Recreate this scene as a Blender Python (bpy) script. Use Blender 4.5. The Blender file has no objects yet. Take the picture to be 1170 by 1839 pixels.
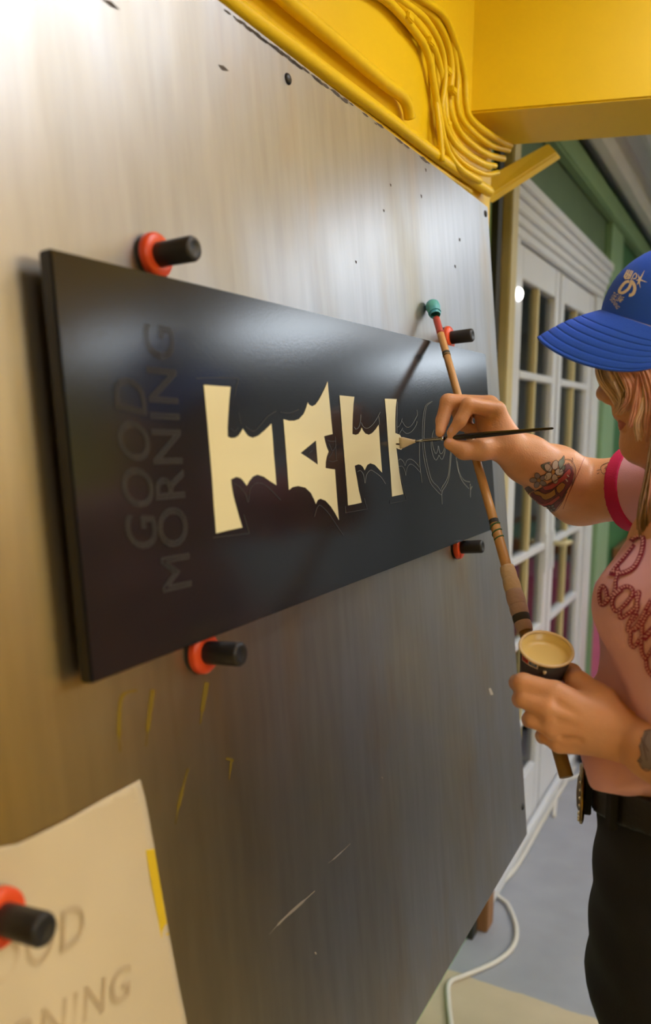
import bpy, bmesh, math, random
import numpy as np
from mathutils import Vector, Matrix
from mathutils.bvhtree import BVHTree
from mathutils.geometry import tessellate_polygon
random.seed(4); np.random.seed(4)
COL = bpy.context.scene.collection

# ---------------------------------------------------------------- camera
FPX = 1500.0
YAW, PITCH, ROLL, LEAN = [math.radians(a) for a in (27.77, 6.498, .796, 5.888)]
CAM = np.array([.74, 0, 1.63])
F = np.array([-math.sin(YAW)*math.cos(PITCH), math.cos(YAW)*math.cos(PITCH), -math.sin(PITCH)])
R0 = np.array([math.cos(YAW), math.sin(YAW), 0]); U0 = np.cross(R0, F)
R = R0*math.cos(ROLL)+U0*math.sin(ROLL); U = -R0*math.sin(ROLL)+U0*math.cos(ROLL)
cd = bpy.data.cameras.new('camera'); cam = bpy.data.objects.new('camera', cd); COL.objects.link(cam)
cam.matrix_world = Matrix(((R[0], U[0], -F[0], CAM[0]), (R[1], U[1], -F[1], CAM[1]), (R[2], U[2], -F[2], CAM[2]), (0, 0, 0, 1)))
cd.sensor_fit = 'VERTICAL'; cd.sensor_height = 36; cd.sensor_width = 36
cd.lens = 36*FPX/1839; cd.clip_start = .02
cd.dof.use_dof = True; cd.dof.focus_distance = 1.2; cd.dof.aperture_fstop = 3.4
bpy.context.scene.camera = cam

# ---------------------------------------------------------------- light and exposure
sc = bpy.context.scene
sc.view_settings.view_transform = 'Standard'; sc.view_settings.look = 'None'
sc.view_settings.gamma = 1; sc.view_settings.use_curve_mapping = False
sc.view_settings.exposure = 0.25
wd = bpy.data.worlds.new('world'); sc.world = wd; wd.use_nodes = True
wd.node_tree.nodes['Background'].inputs[0].default_value = (.75, .82, 1, 1)
wd.node_tree.nodes['Background'].inputs[1].default_value = .4
# ceiling lamps: centre x, centre y, size x, size y, strength, colour   (fixtures are built further down at the same places)
LAMPS = [(1.00, 1.32, .42, .66, 10.5, (.95, .96, 1)),
         (3.30, 3.85, .5, .7, 10, (.80, .90, 1)),
         (2.55, 5.05, .6, 1.1, 9, (.80, .90, 1)),
         (2.70, 8.1, .7, 1.6, 8, (.80, .90, 1)),
         (2.6, -.6, .7, 1.2, 15, (1, .97, .92)),  # unseen fill added behind the camera
         (1.3, 3.3, .5, .9, 11, (.9, .95, 1)),  # unseen fill added for the doors and floor
         (3.6, 2.3, .5, 1.6, 30, (1, .97, .86))]  # unseen lamp added to brighten the ochre wall mirrored in the steel

# ---------------------------------------------------------------- helpers
def ray(px, py): return F+(px-585)/FPX*R-(py-919.5)/FPX*U
def W(px, py, d): return CAM+d*ray(px, py)                      # a point seen at a pixel, d metres in front of the lens plane
NB = np.array([math.cos(LEAN), 0, math.sin(LEAN)])              # normal of the leaning board
VB = np.array([-math.sin(LEAN), 0, math.cos(LEAN)])
def onb(px, py, D):                                             # point on the plane parallel to the board, D from the camera
    r = ray(px, py); return CAM-D*math.cos(LEAN)/(NB@r)*r
def onx(px, py, x):
    r = ray(px, py); return CAM+(x-CAM[0])/r[0]*r
def onz(px, py, z):
    r = ray(px, py); return CAM+(z-CAM[2])/r[2]*r
def ony(px, py, y):
    r = ray(px, py); return CAM+(y-CAM[1])/r[1]*r
def bpt(y, v, D):                                               # board coordinates: along, up, distance from camera
    c = math.cos(LEAN); P0 = CAM-D*c*NB; P0 = P0-(P0@VB)*VB
    return np.array([P0[0], y, P0[2]])+v*VB
def bco(px, py, D): P = onb(px, py, D); return P[1], P@VB

def mat(name, col, rough=.6, metal=0, noise=0, nscale=8, bump=0, bscale=60, col2=None, emit=0, coat=0, sss=0, trans=0, stretch=None, ior=1.45, aniso=0):
    m = bpy.data.materials.new(name); m.use_nodes = True; nt = m.node_tree; N = nt.nodes; L = nt.links
    b = N['Principled BSDF']
    b.inputs['Base Color'].default_value = (*col, 1); b.inputs['Roughness'].default_value = rough
    b.inputs['Metallic'].default_value = metal; b.inputs['IOR'].default_value = ior
    b.inputs['Coat Weight'].default_value = coat; b.inputs['Coat Roughness'].default_value = .08
    b.inputs['Transmission Weight'].default_value = trans; b.inputs['Anisotropic'].default_value = aniso
    if sss: b.inputs['Subsurface Weight'].default_value = sss; b.inputs['Subsurface Radius'].default_value = (.02, .006, .003); b.inputs['Subsurface Scale'].default_value = .4
    if emit: b.inputs['Emission Color'].default_value = (*col, 1); b.inputs['Emission Strength'].default_value = emit
    tc = N.new('ShaderNodeTexCoord'); mp = N.new('ShaderNodeMapping'); L.new(tc.outputs['Object'], mp.inputs[0])
    if stretch: mp.inputs['Scale'].default_value = stretch
    if noise or col2:
        n = N.new('ShaderNodeTexNoise'); n.inputs['Scale'].default_value = nscale; n.inputs['Detail'].default_value = 5
        L.new(mp.outputs[0], n.inputs['Vector'])
        mx = N.new('ShaderNodeMix'); mx.data_type = 'RGBA'
        c2 = col2 or tuple(c*(1-noise) for c in col)
        mx.inputs[6].default_value = (*col, 1); mx.inputs[7].default_value = (*c2, 1)
        cr = N.new('ShaderNodeMapRange'); cr.inputs[1].default_value = .35; cr.inputs[2].default_value = .68
        L.new(n.outputs[0], cr.inputs[0]); L.new(cr.outputs[0], mx.inputs[0]); L.new(mx.outputs[2], b.inputs['Base Color'])
    if bump:
        n2 = N.new('ShaderNodeTexNoise'); n2.inputs['Scale'].default_value = bscale; n2.inputs['Detail'].default_value = 3
        L.new(mp.outputs[0], n2.inputs['Vector']); bp = N.new('ShaderNodeBump'); bp.inputs['Strength'].default_value = bump
        bp.inputs['Distance'].default_value = .002
        L.new(n2.outputs[0], bp.inputs['Height']); L.new(bp.outputs[0], b.inputs['Normal'])
    return m

def obj(name, verts, faces, m=None, parent=None, smooth=False, mats=None, fm=None):
    me = bpy.data.meshes.new(name)
    me.from_pydata([tuple(map(float, v)) for v in verts], [], [tuple(f) for f in faces]); me.update()
    return link(name, me, m, parent, smooth, mats, fm)
def link(name, me, m=None, parent=None, smooth=False, mats=None, fm=None):
    for k in (mats or ([m] if m else [])): me.materials.append(k)
    if fm is not None: me.polygons.foreach_set('material_index', fm)
    if smooth: me.polygons.foreach_set('use_smooth', [True]*len(me.polygons))
    o = bpy.data.objects.new(name, me); COL.objects.link(o)
    if parent is not None:
        o.parent = parent
        if tuple(parent.location) != (0, 0, 0) or parent.parent:
            bpy.context.view_layer.update(); o.matrix_parent_inverse = parent.matrix_world.inverted()
    return o
def thing(name, label, cat, loc, group=None):
    o = bpy.data.objects.new(name, None); COL.objects.link(o); o.location = tuple(map(float, loc)); o.empty_display_size = .05
    tag(o, label, cat, group); bpy.context.view_layer.update(); return o
def tag(o, label=None, cat=None, group=None, kind=None):
    if label: o['label'] = label
    if cat: o['category'] = cat
    if group: o['group'] = group
    if kind: o['kind'] = kind
    return o
def struct(o): o['kind'] = 'structure'; return o
def from_bm(name, bm, m=None, parent=None, smooth=False, mats=None):
    bmesh.ops.recalc_face_normals(bm, faces=bm.faces)
    me = bpy.data.meshes.new(name); bm.to_mesh(me); bm.free(); return link(name, me, m, parent, smooth, mats)

def box(name, lo, hi, m, parent=None, bev=.002):
    bm = bmesh.new(); bmesh.ops.create_cube(bm, size=1)
    for v in bm.verts: v.co = Vector([(lo[i]+hi[i])/2+v.co[i]*(hi[i]-lo[i]) for i in range(3)])
    if bev: bmesh.ops.bevel(bm, geom=bm.edges[:], offset=bev, segments=2, affect='EDGES', clamp_overlap=True)
    return from_bm(name, bm, m, parent)
def prism8(name, pts, m, parent=None, bev=0):                   # 8 corners: bottom ring 4, top ring 4
    bm = bmesh.new(); vs = [bm.verts.new(tuple(map(float, p))) for p in pts]
    for f in ((3, 2, 1, 0), (4, 5, 6, 7), (0, 1, 5, 4), (1, 2, 6, 5), (2, 3, 7, 6), (3, 0, 4, 7)): bm.faces.new([vs[i] for i in f])
    bmesh.ops.recalc_face_normals(bm, faces=bm.faces)
    if bev: bmesh.ops.bevel(bm, geom=bm.edges[:], offset=bev, segments=2, affect='EDGES', clamp_overlap=True)
    return from_bm(name, bm, m, parent)
def catmull(P, n=8, closed=False):
    P = [np.array(p, float) for p in P]; out = []; N = len(P)
    for i in range(N if closed else N-1):
        if closed: a, b, c, d = P[i-1], P[i], P[(i+1) % N], P[(i+2) % N]
        else: a, b, c, d = P[max(i-1, 0)], P[i], P[i+1], P[min(i+2, N-1)]
        for k in range(n):
            t = k/n; out.append(.5*((2*b)+(c-a)*t+(2*a-5*b+4*c-d)*t*t+(3*b-a-3*c+d)*t**3))
    if not closed: out.append(P[-1])
    return out
def tube_geo(P, r, seg=10, caps=True, flat=1.0, up=None):
    P = [np.array(p, float) for p in P]; n = len(P); rr = r if hasattr(r, '__len__') else [r]*n
    V = []; Fc = []; u = None
    for i in range(n):
        t = P[min(i+1, n-1)]-P[max(i-1, 0)]; t = t/(np.linalg.norm(t)+1e-12)
        if u is None:
            a = np.array(up if up is not None else ([0, 0, 1.] if abs(t[2]) < .9 else [1., 0, 0])); u = a-(a@t)*t
        else: u = u-(u@t)*t
        u = u/(np.linalg.norm(u)+1e-12); w = np.cross(t, u)
        for k in range(seg):
            a = 2*math.pi*k/seg; V.append(P[i]+rr[i]*(math.cos(a)*u*flat+math.sin(a)*w))
    for i in range(n-1):
        for k in range(seg):
            k2 = (k+1) % seg; Fc.append((i*seg+k, i*seg+k2, (i+1)*seg+k2, (i+1)*seg+k))
    if caps: Fc.append(tuple(range(seg-1, -1, -1))); Fc.append(tuple((n-1)*seg+k for k in range(seg)))
    return V, Fc
def tube(name, P, r, m, parent=None, seg=12, **k):
    V, Fc = tube_geo(P, r, seg, **k); return obj(name, V, Fc, m, parent, True)
def lathe(name, base, axis, prof, m, parent=None, seg=32, smooth=True):   # prof: (along axis, radius)
    base = np.array(base); a = np.array(axis)/np.linalg.norm(axis)
    u = np.cross(a, [0, 0, 1.]) if abs(a[2]) < .9 else np.cross(a, [1., 0, 0]); u /= np.linalg.norm(u); w = np.cross(a, u)
    V = []; Fc = []; n = len(prof)
    for h, r in prof:
        for k in range(seg):
            t = 2*math.pi*k/seg; V.append(base+a*h+max(r, 1e-5)*(math.cos(t)*u+math.sin(t)*w))
    for i in range(n-1):
        for k in range(seg):
            k2 = (k+1) % seg; Fc.append((i*seg+k, i*seg+k2, (i+1)*seg+k2, (i+1)*seg+k))
    o = obj(name, V, Fc, m, parent, smooth)
    return o
def merge(geos):
    V = []; Fc = []
    for v, f in geos:
        o = len(V); V += list(v); Fc += [tuple(i+o for i in q) for q in f]
    return V, Fc
def boardbox(name, y0, y1, v0, v1, D0, D1, m, parent=None, bev=.0015): # box lying parallel to the leaning board
    pts = [bpt(y, v, D) for v in (v0, v1) for (y, D) in ((y0, D0), (y1, D0), (y1, D1), (y0, D1))]
    return prism8(name, pts, m, parent, bev)

def fill_px(loops, mapf, maxlen=None):
    """triangulate px loops (outer first, holes after); mapf maps a px point to 3D"""
    pts = [p for l in loops for p in l]
    tris = tessellate_polygon([[Vector((p[0], p[1], 0)) for p in l] for l in loops])
    bm = bmesh.new(); vs = [bm.verts.new((p[0], p[1], 0)) for p in pts]
    for t in tris:
        try: bm.faces.new([vs[i] for i in t])
        except ValueError: pass
    if maxlen:
        for _ in range(5):
            es = [e for e in bm.edges if e.calc_length() > maxlen]
            if not es: break
            bmesh.ops.subdivide_edges(bm, edges=es, cuts=1); bmesh.ops.triangulate(bm, faces=bm.faces[:])
    bm.verts.ensure_lookup_table(); bm.verts.index_update()
    V = []; ok = []
    for v in bm.verts:
        q = mapf(v.co.x, v.co.y); ok.append(q is not None); V.append(q if q is not None else np.zeros(3))
    Fc = [tuple(v.index for v in f.verts) for f in bm.faces if all(ok[v.index] for v in f.verts)]
    bm.free(); return V, Fc
def ribbon_px(P, w, mapf, smooth=True, n=6, closed=False):
    P = catmull(P, n, closed) if smooth else [np.array(p, float) for p in P]
    if closed: P.append(P[0])
    V = []; Fc = []; ok = []
    for i, p in enumerate(P):
        t = P[min(i+1, len(P)-1)]-P[max(i-1, 0)]; t = t/(np.linalg.norm(t)+1e-9); nn = np.array([-t[1], t[0]])
        ww = w[min(i*len(w)//len(P), len(w)-1)] if hasattr(w, '__len__') else w
        for s in (-.5, .5):
            q = mapf(*(p+nn*ww*s)); ok.append(q is not None); V.append(q if q is not None else np.zeros(3))
    for i in range(len(P)-1):
        f = (2*i, 2*i+1, 2*i+3, 2*i+2)
        if all(ok[j] for j in f): Fc.append(f)
    return V, Fc
def caster(o, off):
    bpy.context.view_layer.update()
    bv = BVHTree.FromObject(o, bpy.context.evaluated_depsgraph_get())
    mw = o.matrix_world; inv = mw.inverted()
    def f(px, py):
        r = ray(px, py); O = inv@Vector(CAM); d = (inv.to_3x3()@Vector(r)).normalized()
        h, nn, _, _ = bv.ray_cast(O, d)
        if h is None: return None
        if nn.dot(d) > 0: nn = -nn
        return np.array(mw@(h+nn*off))
    return f
def crop(x0, y0, s, pts): return [(x0+x*s, y0+y*s) for x, y in pts]

# ---------------------------------------------------------------- signed distance bodies
class SDF:
    def __init__(s, lo, hi, h):
        s.lo = np.array(lo, float); s.h = h; s.n = np.ceil((np.array(hi)-s.lo)/h).astype(int)+1
        s.v = np.full(s.n, 1., np.float32)
    def sl(s, lo, hi):
        a = np.maximum(np.floor((lo-s.lo)/s.h).astype(int), 0); b = np.minimum(np.ceil((hi-s.lo)/s.h).astype(int)+1, s.n)
        if (b <= a).any(): return None
        g = [(s.lo[i]+s.h*np.arange(a[i], b[i])).astype(np.float32) for i in range(3)]
        return tuple(slice(a[i], b[i]) for i in range(3)), g[0][:, None, None], g[1][None, :, None], g[2][None, None, :]
    def put(s, S, d, k, sub=False):
        v = s.v[S]
        if sub:                                              # smooth carve
            d = -d; hh = np.clip(.5-.5*(v-d)/k, 0, 1); s.v[S] = v*(1-hh)+d*hh+k*hh*(1-hh)
        else:
            hh = np.clip(.5+.5*(v-d)/k, 0, 1); s.v[S] = v*(1-hh)+d*hh-k*hh*(1-hh)
    def cone(s, a, b, ra, rb, k=.006, sub=False, clip=None):
        a = np.array(a, np.float32); b = np.array(b, np.float32); m = max(ra, rb)+k*1.5+.004
        q = s.sl(np.minimum(a, b)-m, np.maximum(a, b)+m)
        if q is None: return
        S, x, y, z = q; ab = b-a; L2 = float(ab@ab)+1e-9
        t = np.clip(((x-a[0])*ab[0]+(y-a[1])*ab[1]+(z-a[2])*ab[2])/L2, 0, 1)
        d = np.sqrt((x-a[0]-t*ab[0])**2+(y-a[1]-t*ab[1])**2+(z-a[2]-t*ab[2])**2)-(ra+(rb-ra)*t)
        if clip is not None:
            for P, nn in clip: d = np.maximum(d, (x-P[0])*nn[0]+(y-P[1])*nn[1]+(z-P[2])*nn[2])
        s.put(S, d, k, sub)
    def chain(s, pts, rs, k=.006):
        for i in range(len(pts)-1): s.cone(pts[i], pts[i+1], rs[i], rs[i+1], k)
    def ell(s, c, ax, rad, k=.01, sub=False):                 # ax rows: unit axes
        c = np.array(c, np.float32); m = max(rad)+k*1.5+.004; q = s.sl(c-m, c+m)
        if q is None: return
        S, x, y, z = q; x = x-c[0]; y = y-c[1]; z = z-c[2]
        k0 = 0; k1 = 0
        for a, r in zip(ax, rad):
            u = x*a[0]+y*a[1]+z*a[2]; k0 = k0+(u/r)**2; k1 = k1+(u/(r*r))**2
        k0 = np.sqrt(k0); s.put(S, k0*(k0-1)/np.maximum(np.sqrt(k1), 1e-6), k, sub)
    def tors(s, a, b, ra, rb, wid, ratio, k=.03):              # tapered round cone stretched sideways by ratio along wid
        a = np.array(a, np.float32); b = np.array(b, np.float32); m = max(ra, rb)*ratio+k+.01
        q = s.sl(np.minimum(a, b)-m, np.maximum(a, b)+m)
        if q is None: return
        S, x, y, z = q; x = x-a[0]; y = y-a[1]; z = z-a[2]; l = x*wid[0]+y*wid[1]+z*wid[2]; c = (1/ratio-1)
        x = x+l*c*wid[0]; y = y+l*c*wid[1]; z = z+l*c*wid[2]
        ab = b-a; ab = ab+(ab@wid)*c*wid; L2 = float(ab@ab)+1e-9
        t = np.clip((x*ab[0]+y*ab[1]+z*ab[2])/L2, 0, 1)
        s.put(S, np.sqrt((x-t*ab[0])**2+(y-t*ab[1])**2+(z-t*ab[2])**2)-(ra+(rb-ra)*t), k)
    def cut(s, P, nn, k=.003):                                 # keep the side opposite to nn
        g = [(s.lo[i]+s.h*np.arange(s.n[i])).astype(np.float32) for i in range(3)]
        d = (g[0][:, None, None]-P[0])*nn[0]+(g[1][None, :, None]-P[1])*nn[1]+(g[2][None, None, :]-P[2])*nn[2]
        s.v = np.maximum(s.v, d)
    def fold(s, fn):
        g = [(s.lo[i]+s.h*np.arange(s.n[i])).astype(np.float32) for i in range(3)]
        s.v = s.v+fn(g[0][:, None, None], g[1][None, :, None], g[2][None, None, :]).astype(np.float32)
    def mesh(s):
        v = s.v; ins = v < 0; nx, ny, nz = v.shape
        c = [ins[i:nx-1+i, j:ny-1+j, k:nz-1+k] for i in (0, 1) for j in (0, 1) for k in (0, 1)]
        cnt = np.zeros((nx-1, ny-1, nz-1), np.int8)
        for q in c: cnt += q
        I, J, K = np.nonzero((cnt > 0) & (cnt < 8)); n = len(I)
        idx = np.full((nx-1, ny-1, nz-1), -1, np.int32); idx[I, J, K] = np.arange(n)
        co = [(a, b, d) for a in (0, 1) for b in (0, 1) for d in (0, 1)]
        cv = {o: v[I+o[0], J+o[1], K+o[2]] for o in co}
        acc = np.zeros((n, 3)); num = np.zeros(n)
        for o in co:
            for ax in range(3):
                if o[ax]: continue
                p = list(o); p[ax] = 1; p = tuple(p); a, b = cv[o], cv[p]; m = (a < 0) != (b < 0)
                t = np.where(m, a/np.where(m, a-b, 1), 0); q = np.repeat(np.array([o], float), n, 0); q[:, ax] = t
                acc += q*m[:, None]; num += m
        V = s.lo+s.h*(np.stack([I, J, K], 1)+acc/num[:, None])
        Fs = []
        for ax in range(3):
            A = [slice(None)]*3; B = [slice(None)]*3; A[ax] = slice(0, -1); B[ax] = slice(1, None)
            ch = ins[tuple(A)] != ins[tuple(B)]; P = np.stack(np.nonzero(ch), 1)
            o1, o2 = [(1, 2), (2, 0), (0, 1)][ax]
            ok = (P[:, o1] > 0) & (P[:, o2] > 0) & (P[:, o1] < v.shape[o1]-1) & (P[:, o2] < v.shape[o2]-1); P = P[ok]
            def g(d1, d2): Q = P.copy(); Q[:, o1] -= d1; Q[:, o2] -= d2; return idx[Q[:, 0], Q[:, 1], Q[:, 2]]
            q = np.stack([g(0, 0), g(1, 0), g(1, 1), g(0, 1)], 1)
            fl = ins[P[:, 0], P[:, 1], P[:, 2]]; q[~fl] = q[~fl][:, ::-1]; Fs.append(q)
        return V, np.concatenate(Fs)
    def obj(s, name, m, parent=None, relax=2):
        V, Q = s.mesh()
        Q = Q[(Q >= 0).all(1)]
        E = np.concatenate([Q[:, [0, 1]], Q[:, [1, 2]], Q[:, [2, 3]], Q[:, [3, 0]]])
        for _ in range(relax):
            S = np.zeros_like(V); c = np.zeros(len(V))
            for i in range(3): S[:, i] = np.bincount(E[:, 0], V[E[:, 1], i], len(V))+np.bincount(E[:, 1], V[E[:, 0], i], len(V))
            c = np.bincount(E[:, 0], minlength=len(V))+np.bincount(E[:, 1], minlength=len(V))
            V = V*.5+.5*S/np.maximum(c, 1)[:, None]
        me = bpy.data.meshes.new(name)
        me.vertices.add(len(V)); me.vertices.foreach_set('co', V.astype(np.float32).ravel())
        me.loops.add(len(Q)*4); me.loops.foreach_set('vertex_index', Q.astype(np.int32).ravel())
        me.polygons.add(len(Q)); me.polygons.foreach_set('loop_start', np.arange(0, len(Q)*4, 4, dtype=np.int32))
        me.polygons.foreach_set('loop_total', np.full(len(Q), 4, np.int32))
        me.update(calc_edges=True); me.validate()
        return link(name, me, m, parent, True)

# ---------------------------------------------------------------- materials
M = {}
M['yellow'] = mat('yellow_paint', (.84, .56, .002), .46, noise=.06, nscale=5, bump=.15, bscale=40)
M['green_light'] = mat('pale_green_paint', (.22, .36, .20), .6, noise=.05)
M['green_deep'] = mat('green_paint', (.045, .16, .05), .6, noise=.08)
M['green_dark'] = mat('dull_green_paint', (.10, .16, .08), .6, noise=.08)
M['white'] = mat('white_gloss_paint', (.66, .68, .72), .35, noise=.04)
M['white_ceiling'] = mat('ceiling_white', (.72, .72, .70), .6, noise=.05)
M['cream_paint'] = mat('cream_paint', (.58, .50, .27), .5, noise=.06)
M['plaster'] = mat('plaster', (.60, .58, .54), .8, noise=.05)
M['brown_wall'] = mat('warm_brown_panelling', (.20, .075, .045), .6, noise=.1)
M['ochre'] = mat('ochre_wall', (.62, .46, .03), .6, noise=.05)
M['dark'] = mat('dark_gap', (.03, .03, .025), .7)
M['wood'] = mat('brown_wood', (.33, .16, .06), .5, noise=.3, nscale=4, stretch=(1, 1, .2))
M['pink'] = mat('pink_gloss', (.62, .15, .30), .3, noise=.05)
M['black_rubber'] = mat('black_rubber', (.016, .016, .018), .42, bump=.1, bscale=300)
M['orange'] = mat('orange_plastic', (.80, .085, .02), .35, noise=.06)
M['steel'] = mat('steel', (.45, .45, .46), .25, metal=1)
M['cable'] = mat('white_cable', (.62, .60, .55), .45)
M['paper'] = mat('cream_paper', (.64, .54, .36), .75, noise=.07, nscale=9, bump=.25, bscale=30)
M['tape'] = mat('yellow_tape', (.72, .50, .02), .5)
M['cream'] = mat('cream_enamel', (.76, .69, .40), .42, noise=.07, nscale=14, stretch=(1, .25, 1))
M['chalk'] = mat('chalk_line', (.20, .21, .19), .8)
M['chalk_dim'] = mat('faint_chalk_line', (.06, .056, .05), .7)
M['skin'] = mat('skin', (.80, .40, .20), .42, noise=.14, nscale=22, sss=.10, bump=.22, bscale=420)
M['nail'] = mat('nail', (.78, .42, .30), .28)
M['lip'] = mat('lip', (.55, .17, .13), .4)
M['shirt'] = mat('pink_cotton', (.86, .47, .53), .85, noise=.05, nscale=10, bump=.3, bscale=900)
M['magenta'] = mat('magenta_rib', (.62, .012, .10), .7, bump=.3, bscale=700)
M['print_dark'] = mat('crimson_print', (.30, .008, .04), .6)
M['print_light'] = mat('pale_pink_print', (.85, .42, .42), .6)
M['blue'] = mat('blue_foam', (.018, .11, .72), .75, noise=.06, bump=.25, bscale=700)
M['cord'] = mat('grey_cord', (.22, .20, .26), .5)
M['cap_print'] = mat('cream_print', (.80, .72, .60), .6)
M['denim'] = mat('black_denim', (.012, .012, .014), .8, noise=.3, nscale=18, bump=.5, bscale=700)
M['leather'] = mat('black_leather', (.012, .010, .010), .38, bump=.3, bscale=260)
M['gold'] = mat('antique_gold', (.42, .28, .12), .28, metal=1, noise=.5, nscale=90)
M['stone'] = mat('crystal', (.9, .85, .75), .06, metal=.4)
M['bamboo'] = mat('bamboo', (.68, .36, .12), .38, noise=.28, nscale=12, stretch=(1, 1, .15), bump=.1)
M['bamboo_old'] = mat('worn_bamboo', (.30, .17, .04), .45, noise=.45, nscale=20)
M['red_wood'] = mat('red_paint_on_stick', (.50, .07, .05), .4, noise=.2, nscale=30)
M['teal'] = mat('blue_green_leather', (.07, .36, .58), .4, col2=(.12, .45, .40), nscale=28, bump=.6, bscale=120)
M['cloth'] = mat('tan_wrapping', (.66, .48, .29), .9, noise=.2, bump=.7, bscale=200)
M['cloth_pink'] = mat('pinkish_wrapping', (.52, .36, .29), .9, noise=.2, bump=.7, bscale=200)
M['cloth_dark'] = mat('dark_wrapping', (.06, .055, .045), .8, noise=.3)
M['brush_black'] = mat('black_lacquer', (.006, .005, .006), .12, coat=.6)
M['bristle'] = mat('cream_loaded_bristle', (.72, .58, .40), .5, noise=.12, nscale=40)
M['cup_out'] = mat('brown_card', (.045, .032, .028), .4)
M['cup_rim'] = mat('cream_rim', (.86, .66, .36), .4)
M['paint'] = mat('cream_paint_in_cup', (.95, .72, .26), .3)
M['label_red'] = mat('red_label', (.45, .04, .03), .4)
M['label_blue'] = mat('blue_label', (.07, .17, .42), .4)
M['label_white'] = mat('white_label', (.75, .72, .68), .4)
M['ink'] = mat('tattoo_ink', (.055, .04, .035), .5)
M['ink_soft'] = mat('tattoo_shade', (.14, .085, .08), .5)
M['t_red'] = mat('tattoo_red', (.42, .065, .05), .45)
M['t_wine'] = mat('tattoo_wine', (.20, .045, .045), .45)
M['t_gold'] = mat('tattoo_gold', (.42, .20, .035), .45)
M['t_leaf'] = mat('tattoo_leaf', (.17, .20, .14), .45)
M['t_petal'] = mat('tattoo_petal', (.50, .40, .30), .45)
M['t_grey'] = mat('tattoo_grey', (.26, .20, .18), .45)
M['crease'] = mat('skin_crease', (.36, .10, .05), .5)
M['eye'] = mat('eye_white', (.75, .72, .7), .1)
M['iris'] = mat('iris', (.05, .06, .07), .1)
M['grey_card'] = mat('grey_card', (.35, .38, .36), .6)
M['backroom'] = mat('back_room_wall', (.42, .40, .44), .8)
M['blue_box'] = mat('blue_box', (.16, .24, .55), .6)
M['glass'] = None
def glass_mat():
    m = bpy.data.materials.new('pane_glass'); m.use_nodes = True; N = m.node_tree.nodes; L = m.node_tree.links; N.clear()
    o = N.new('ShaderNodeOutputMaterial'); mx = N.new('ShaderNodeMixShader'); t = N.new('ShaderNodeBsdfTransparent'); g = N.new('ShaderNodeBsdfGlossy')
    fr = N.new('ShaderNodeFresnel'); fr.inputs[0].default_value = 1.5; g.inputs['Roughness'].default_value = .03
    t.inputs[0].default_value = (.93, .95, .95, 1)
    L.new(fr.outputs[0], mx.inputs[0]); L.new(t.outputs[0], mx.inputs[1]); L.new(g.outputs[0], mx.inputs[2]); L.new(mx.outputs[0], o.inputs[0]); return m
M['glass'] = glass_mat()
M['lens'] = bpy.data.materials.new('lens')

def sheet_mat():
    m = mat('brushed_steel_sheet', (.56, .54, .51), .36, metal=.97)
    N = m.node_tree.nodes; L = m.node_tree.links; b = N['Principled BSDF']
    tc = N.new('ShaderNodeTexCoord')
    def nz(scale, st, det=4):
        mp = N.new('ShaderNodeMapping'); mp.inputs['Scale'].default_value = st; L.new(tc.outputs['Object'], mp.inputs[0])
        n = N.new('ShaderNodeTexNoise'); n.inputs['Scale'].default_value = scale; n.inputs['Detail'].default_value = det; L.new(mp.outputs[0], n.inputs['Vector']); return n.outputs[0]
    def rng(x, a, b_, c, d):
        r = N.new('ShaderNodeMapRange'); L.new(x, r.inputs[0])
        for i, v in zip((1, 2, 3, 4), (a, b_, c, d)): r.inputs[i].default_value = v
        return r.outputs[0]
    streak = nz(60, (1, 1, .05)); blot = nz(5, (1, 1, .45)); fine = nz(300, (1, 1, .3)); rust = nz(9, (1, 1, .35), 6)
    c1 = N.new('ShaderNodeMix'); c1.data_type = 'RGBA'; c1.inputs[6].default_value = (.39, .40, .42, 1); c1.inputs[7].default_value = (.37, .345, .29, 1)
    L.new(rng(blot, .45, .7, 0, 1), c1.inputs[0])
    c2 = N.new('ShaderNodeMix'); c2.data_type = 'RGBA'; c2.inputs[7].default_value = (.40, .30, .18, 1)
    L.new(c1.outputs[2], c2.inputs[6]); L.new(rng(rust, .58, .75, 0, .5), c2.inputs[0])
    c3 = N.new('ShaderNodeMix'); c3.data_type = 'RGBA'; c3.blend_type = 'MULTIPLY'; c3.inputs[0].default_value = 1
    sx_ = N.new('ShaderNodeSeparateXYZ'); L.new(tc.outputs['Object'], sx_.inputs[0])      # yellow wall reflection painted into the near end of the sheet
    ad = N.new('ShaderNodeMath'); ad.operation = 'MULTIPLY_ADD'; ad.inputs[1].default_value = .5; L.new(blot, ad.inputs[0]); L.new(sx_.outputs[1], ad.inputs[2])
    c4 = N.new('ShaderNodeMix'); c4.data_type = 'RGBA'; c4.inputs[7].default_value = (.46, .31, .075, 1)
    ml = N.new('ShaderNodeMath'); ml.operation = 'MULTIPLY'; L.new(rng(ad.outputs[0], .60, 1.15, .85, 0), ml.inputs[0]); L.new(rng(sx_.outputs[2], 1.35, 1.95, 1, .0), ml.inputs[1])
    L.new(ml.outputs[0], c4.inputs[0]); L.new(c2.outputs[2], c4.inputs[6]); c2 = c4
    g = N.new('ShaderNodeCombineColor'); s_ = rng(streak, .3, .7, .90, 1.04)
    for i in range(3): L.new(s_, g.inputs[i])
    L.new(c2.outputs[2], c3.inputs[6]); L.new(g.outputs[0], c3.inputs[7]); L.new(c3.outputs[2], b.inputs['Base Color'])
    L.new(rng(blot, .3, .7, .38, .46), b.inputs['Roughness'])
    bp = N.new('ShaderNodeBump'); bp.inputs['Strength'].default_value = .06; bp.inputs['Distance'].default_value = .0015; L.new(streak, bp.inputs['Height']); L.new(bp.outputs[0], b.inputs['Normal'])
    return m
M['sheet'] = sheet_mat()
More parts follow.
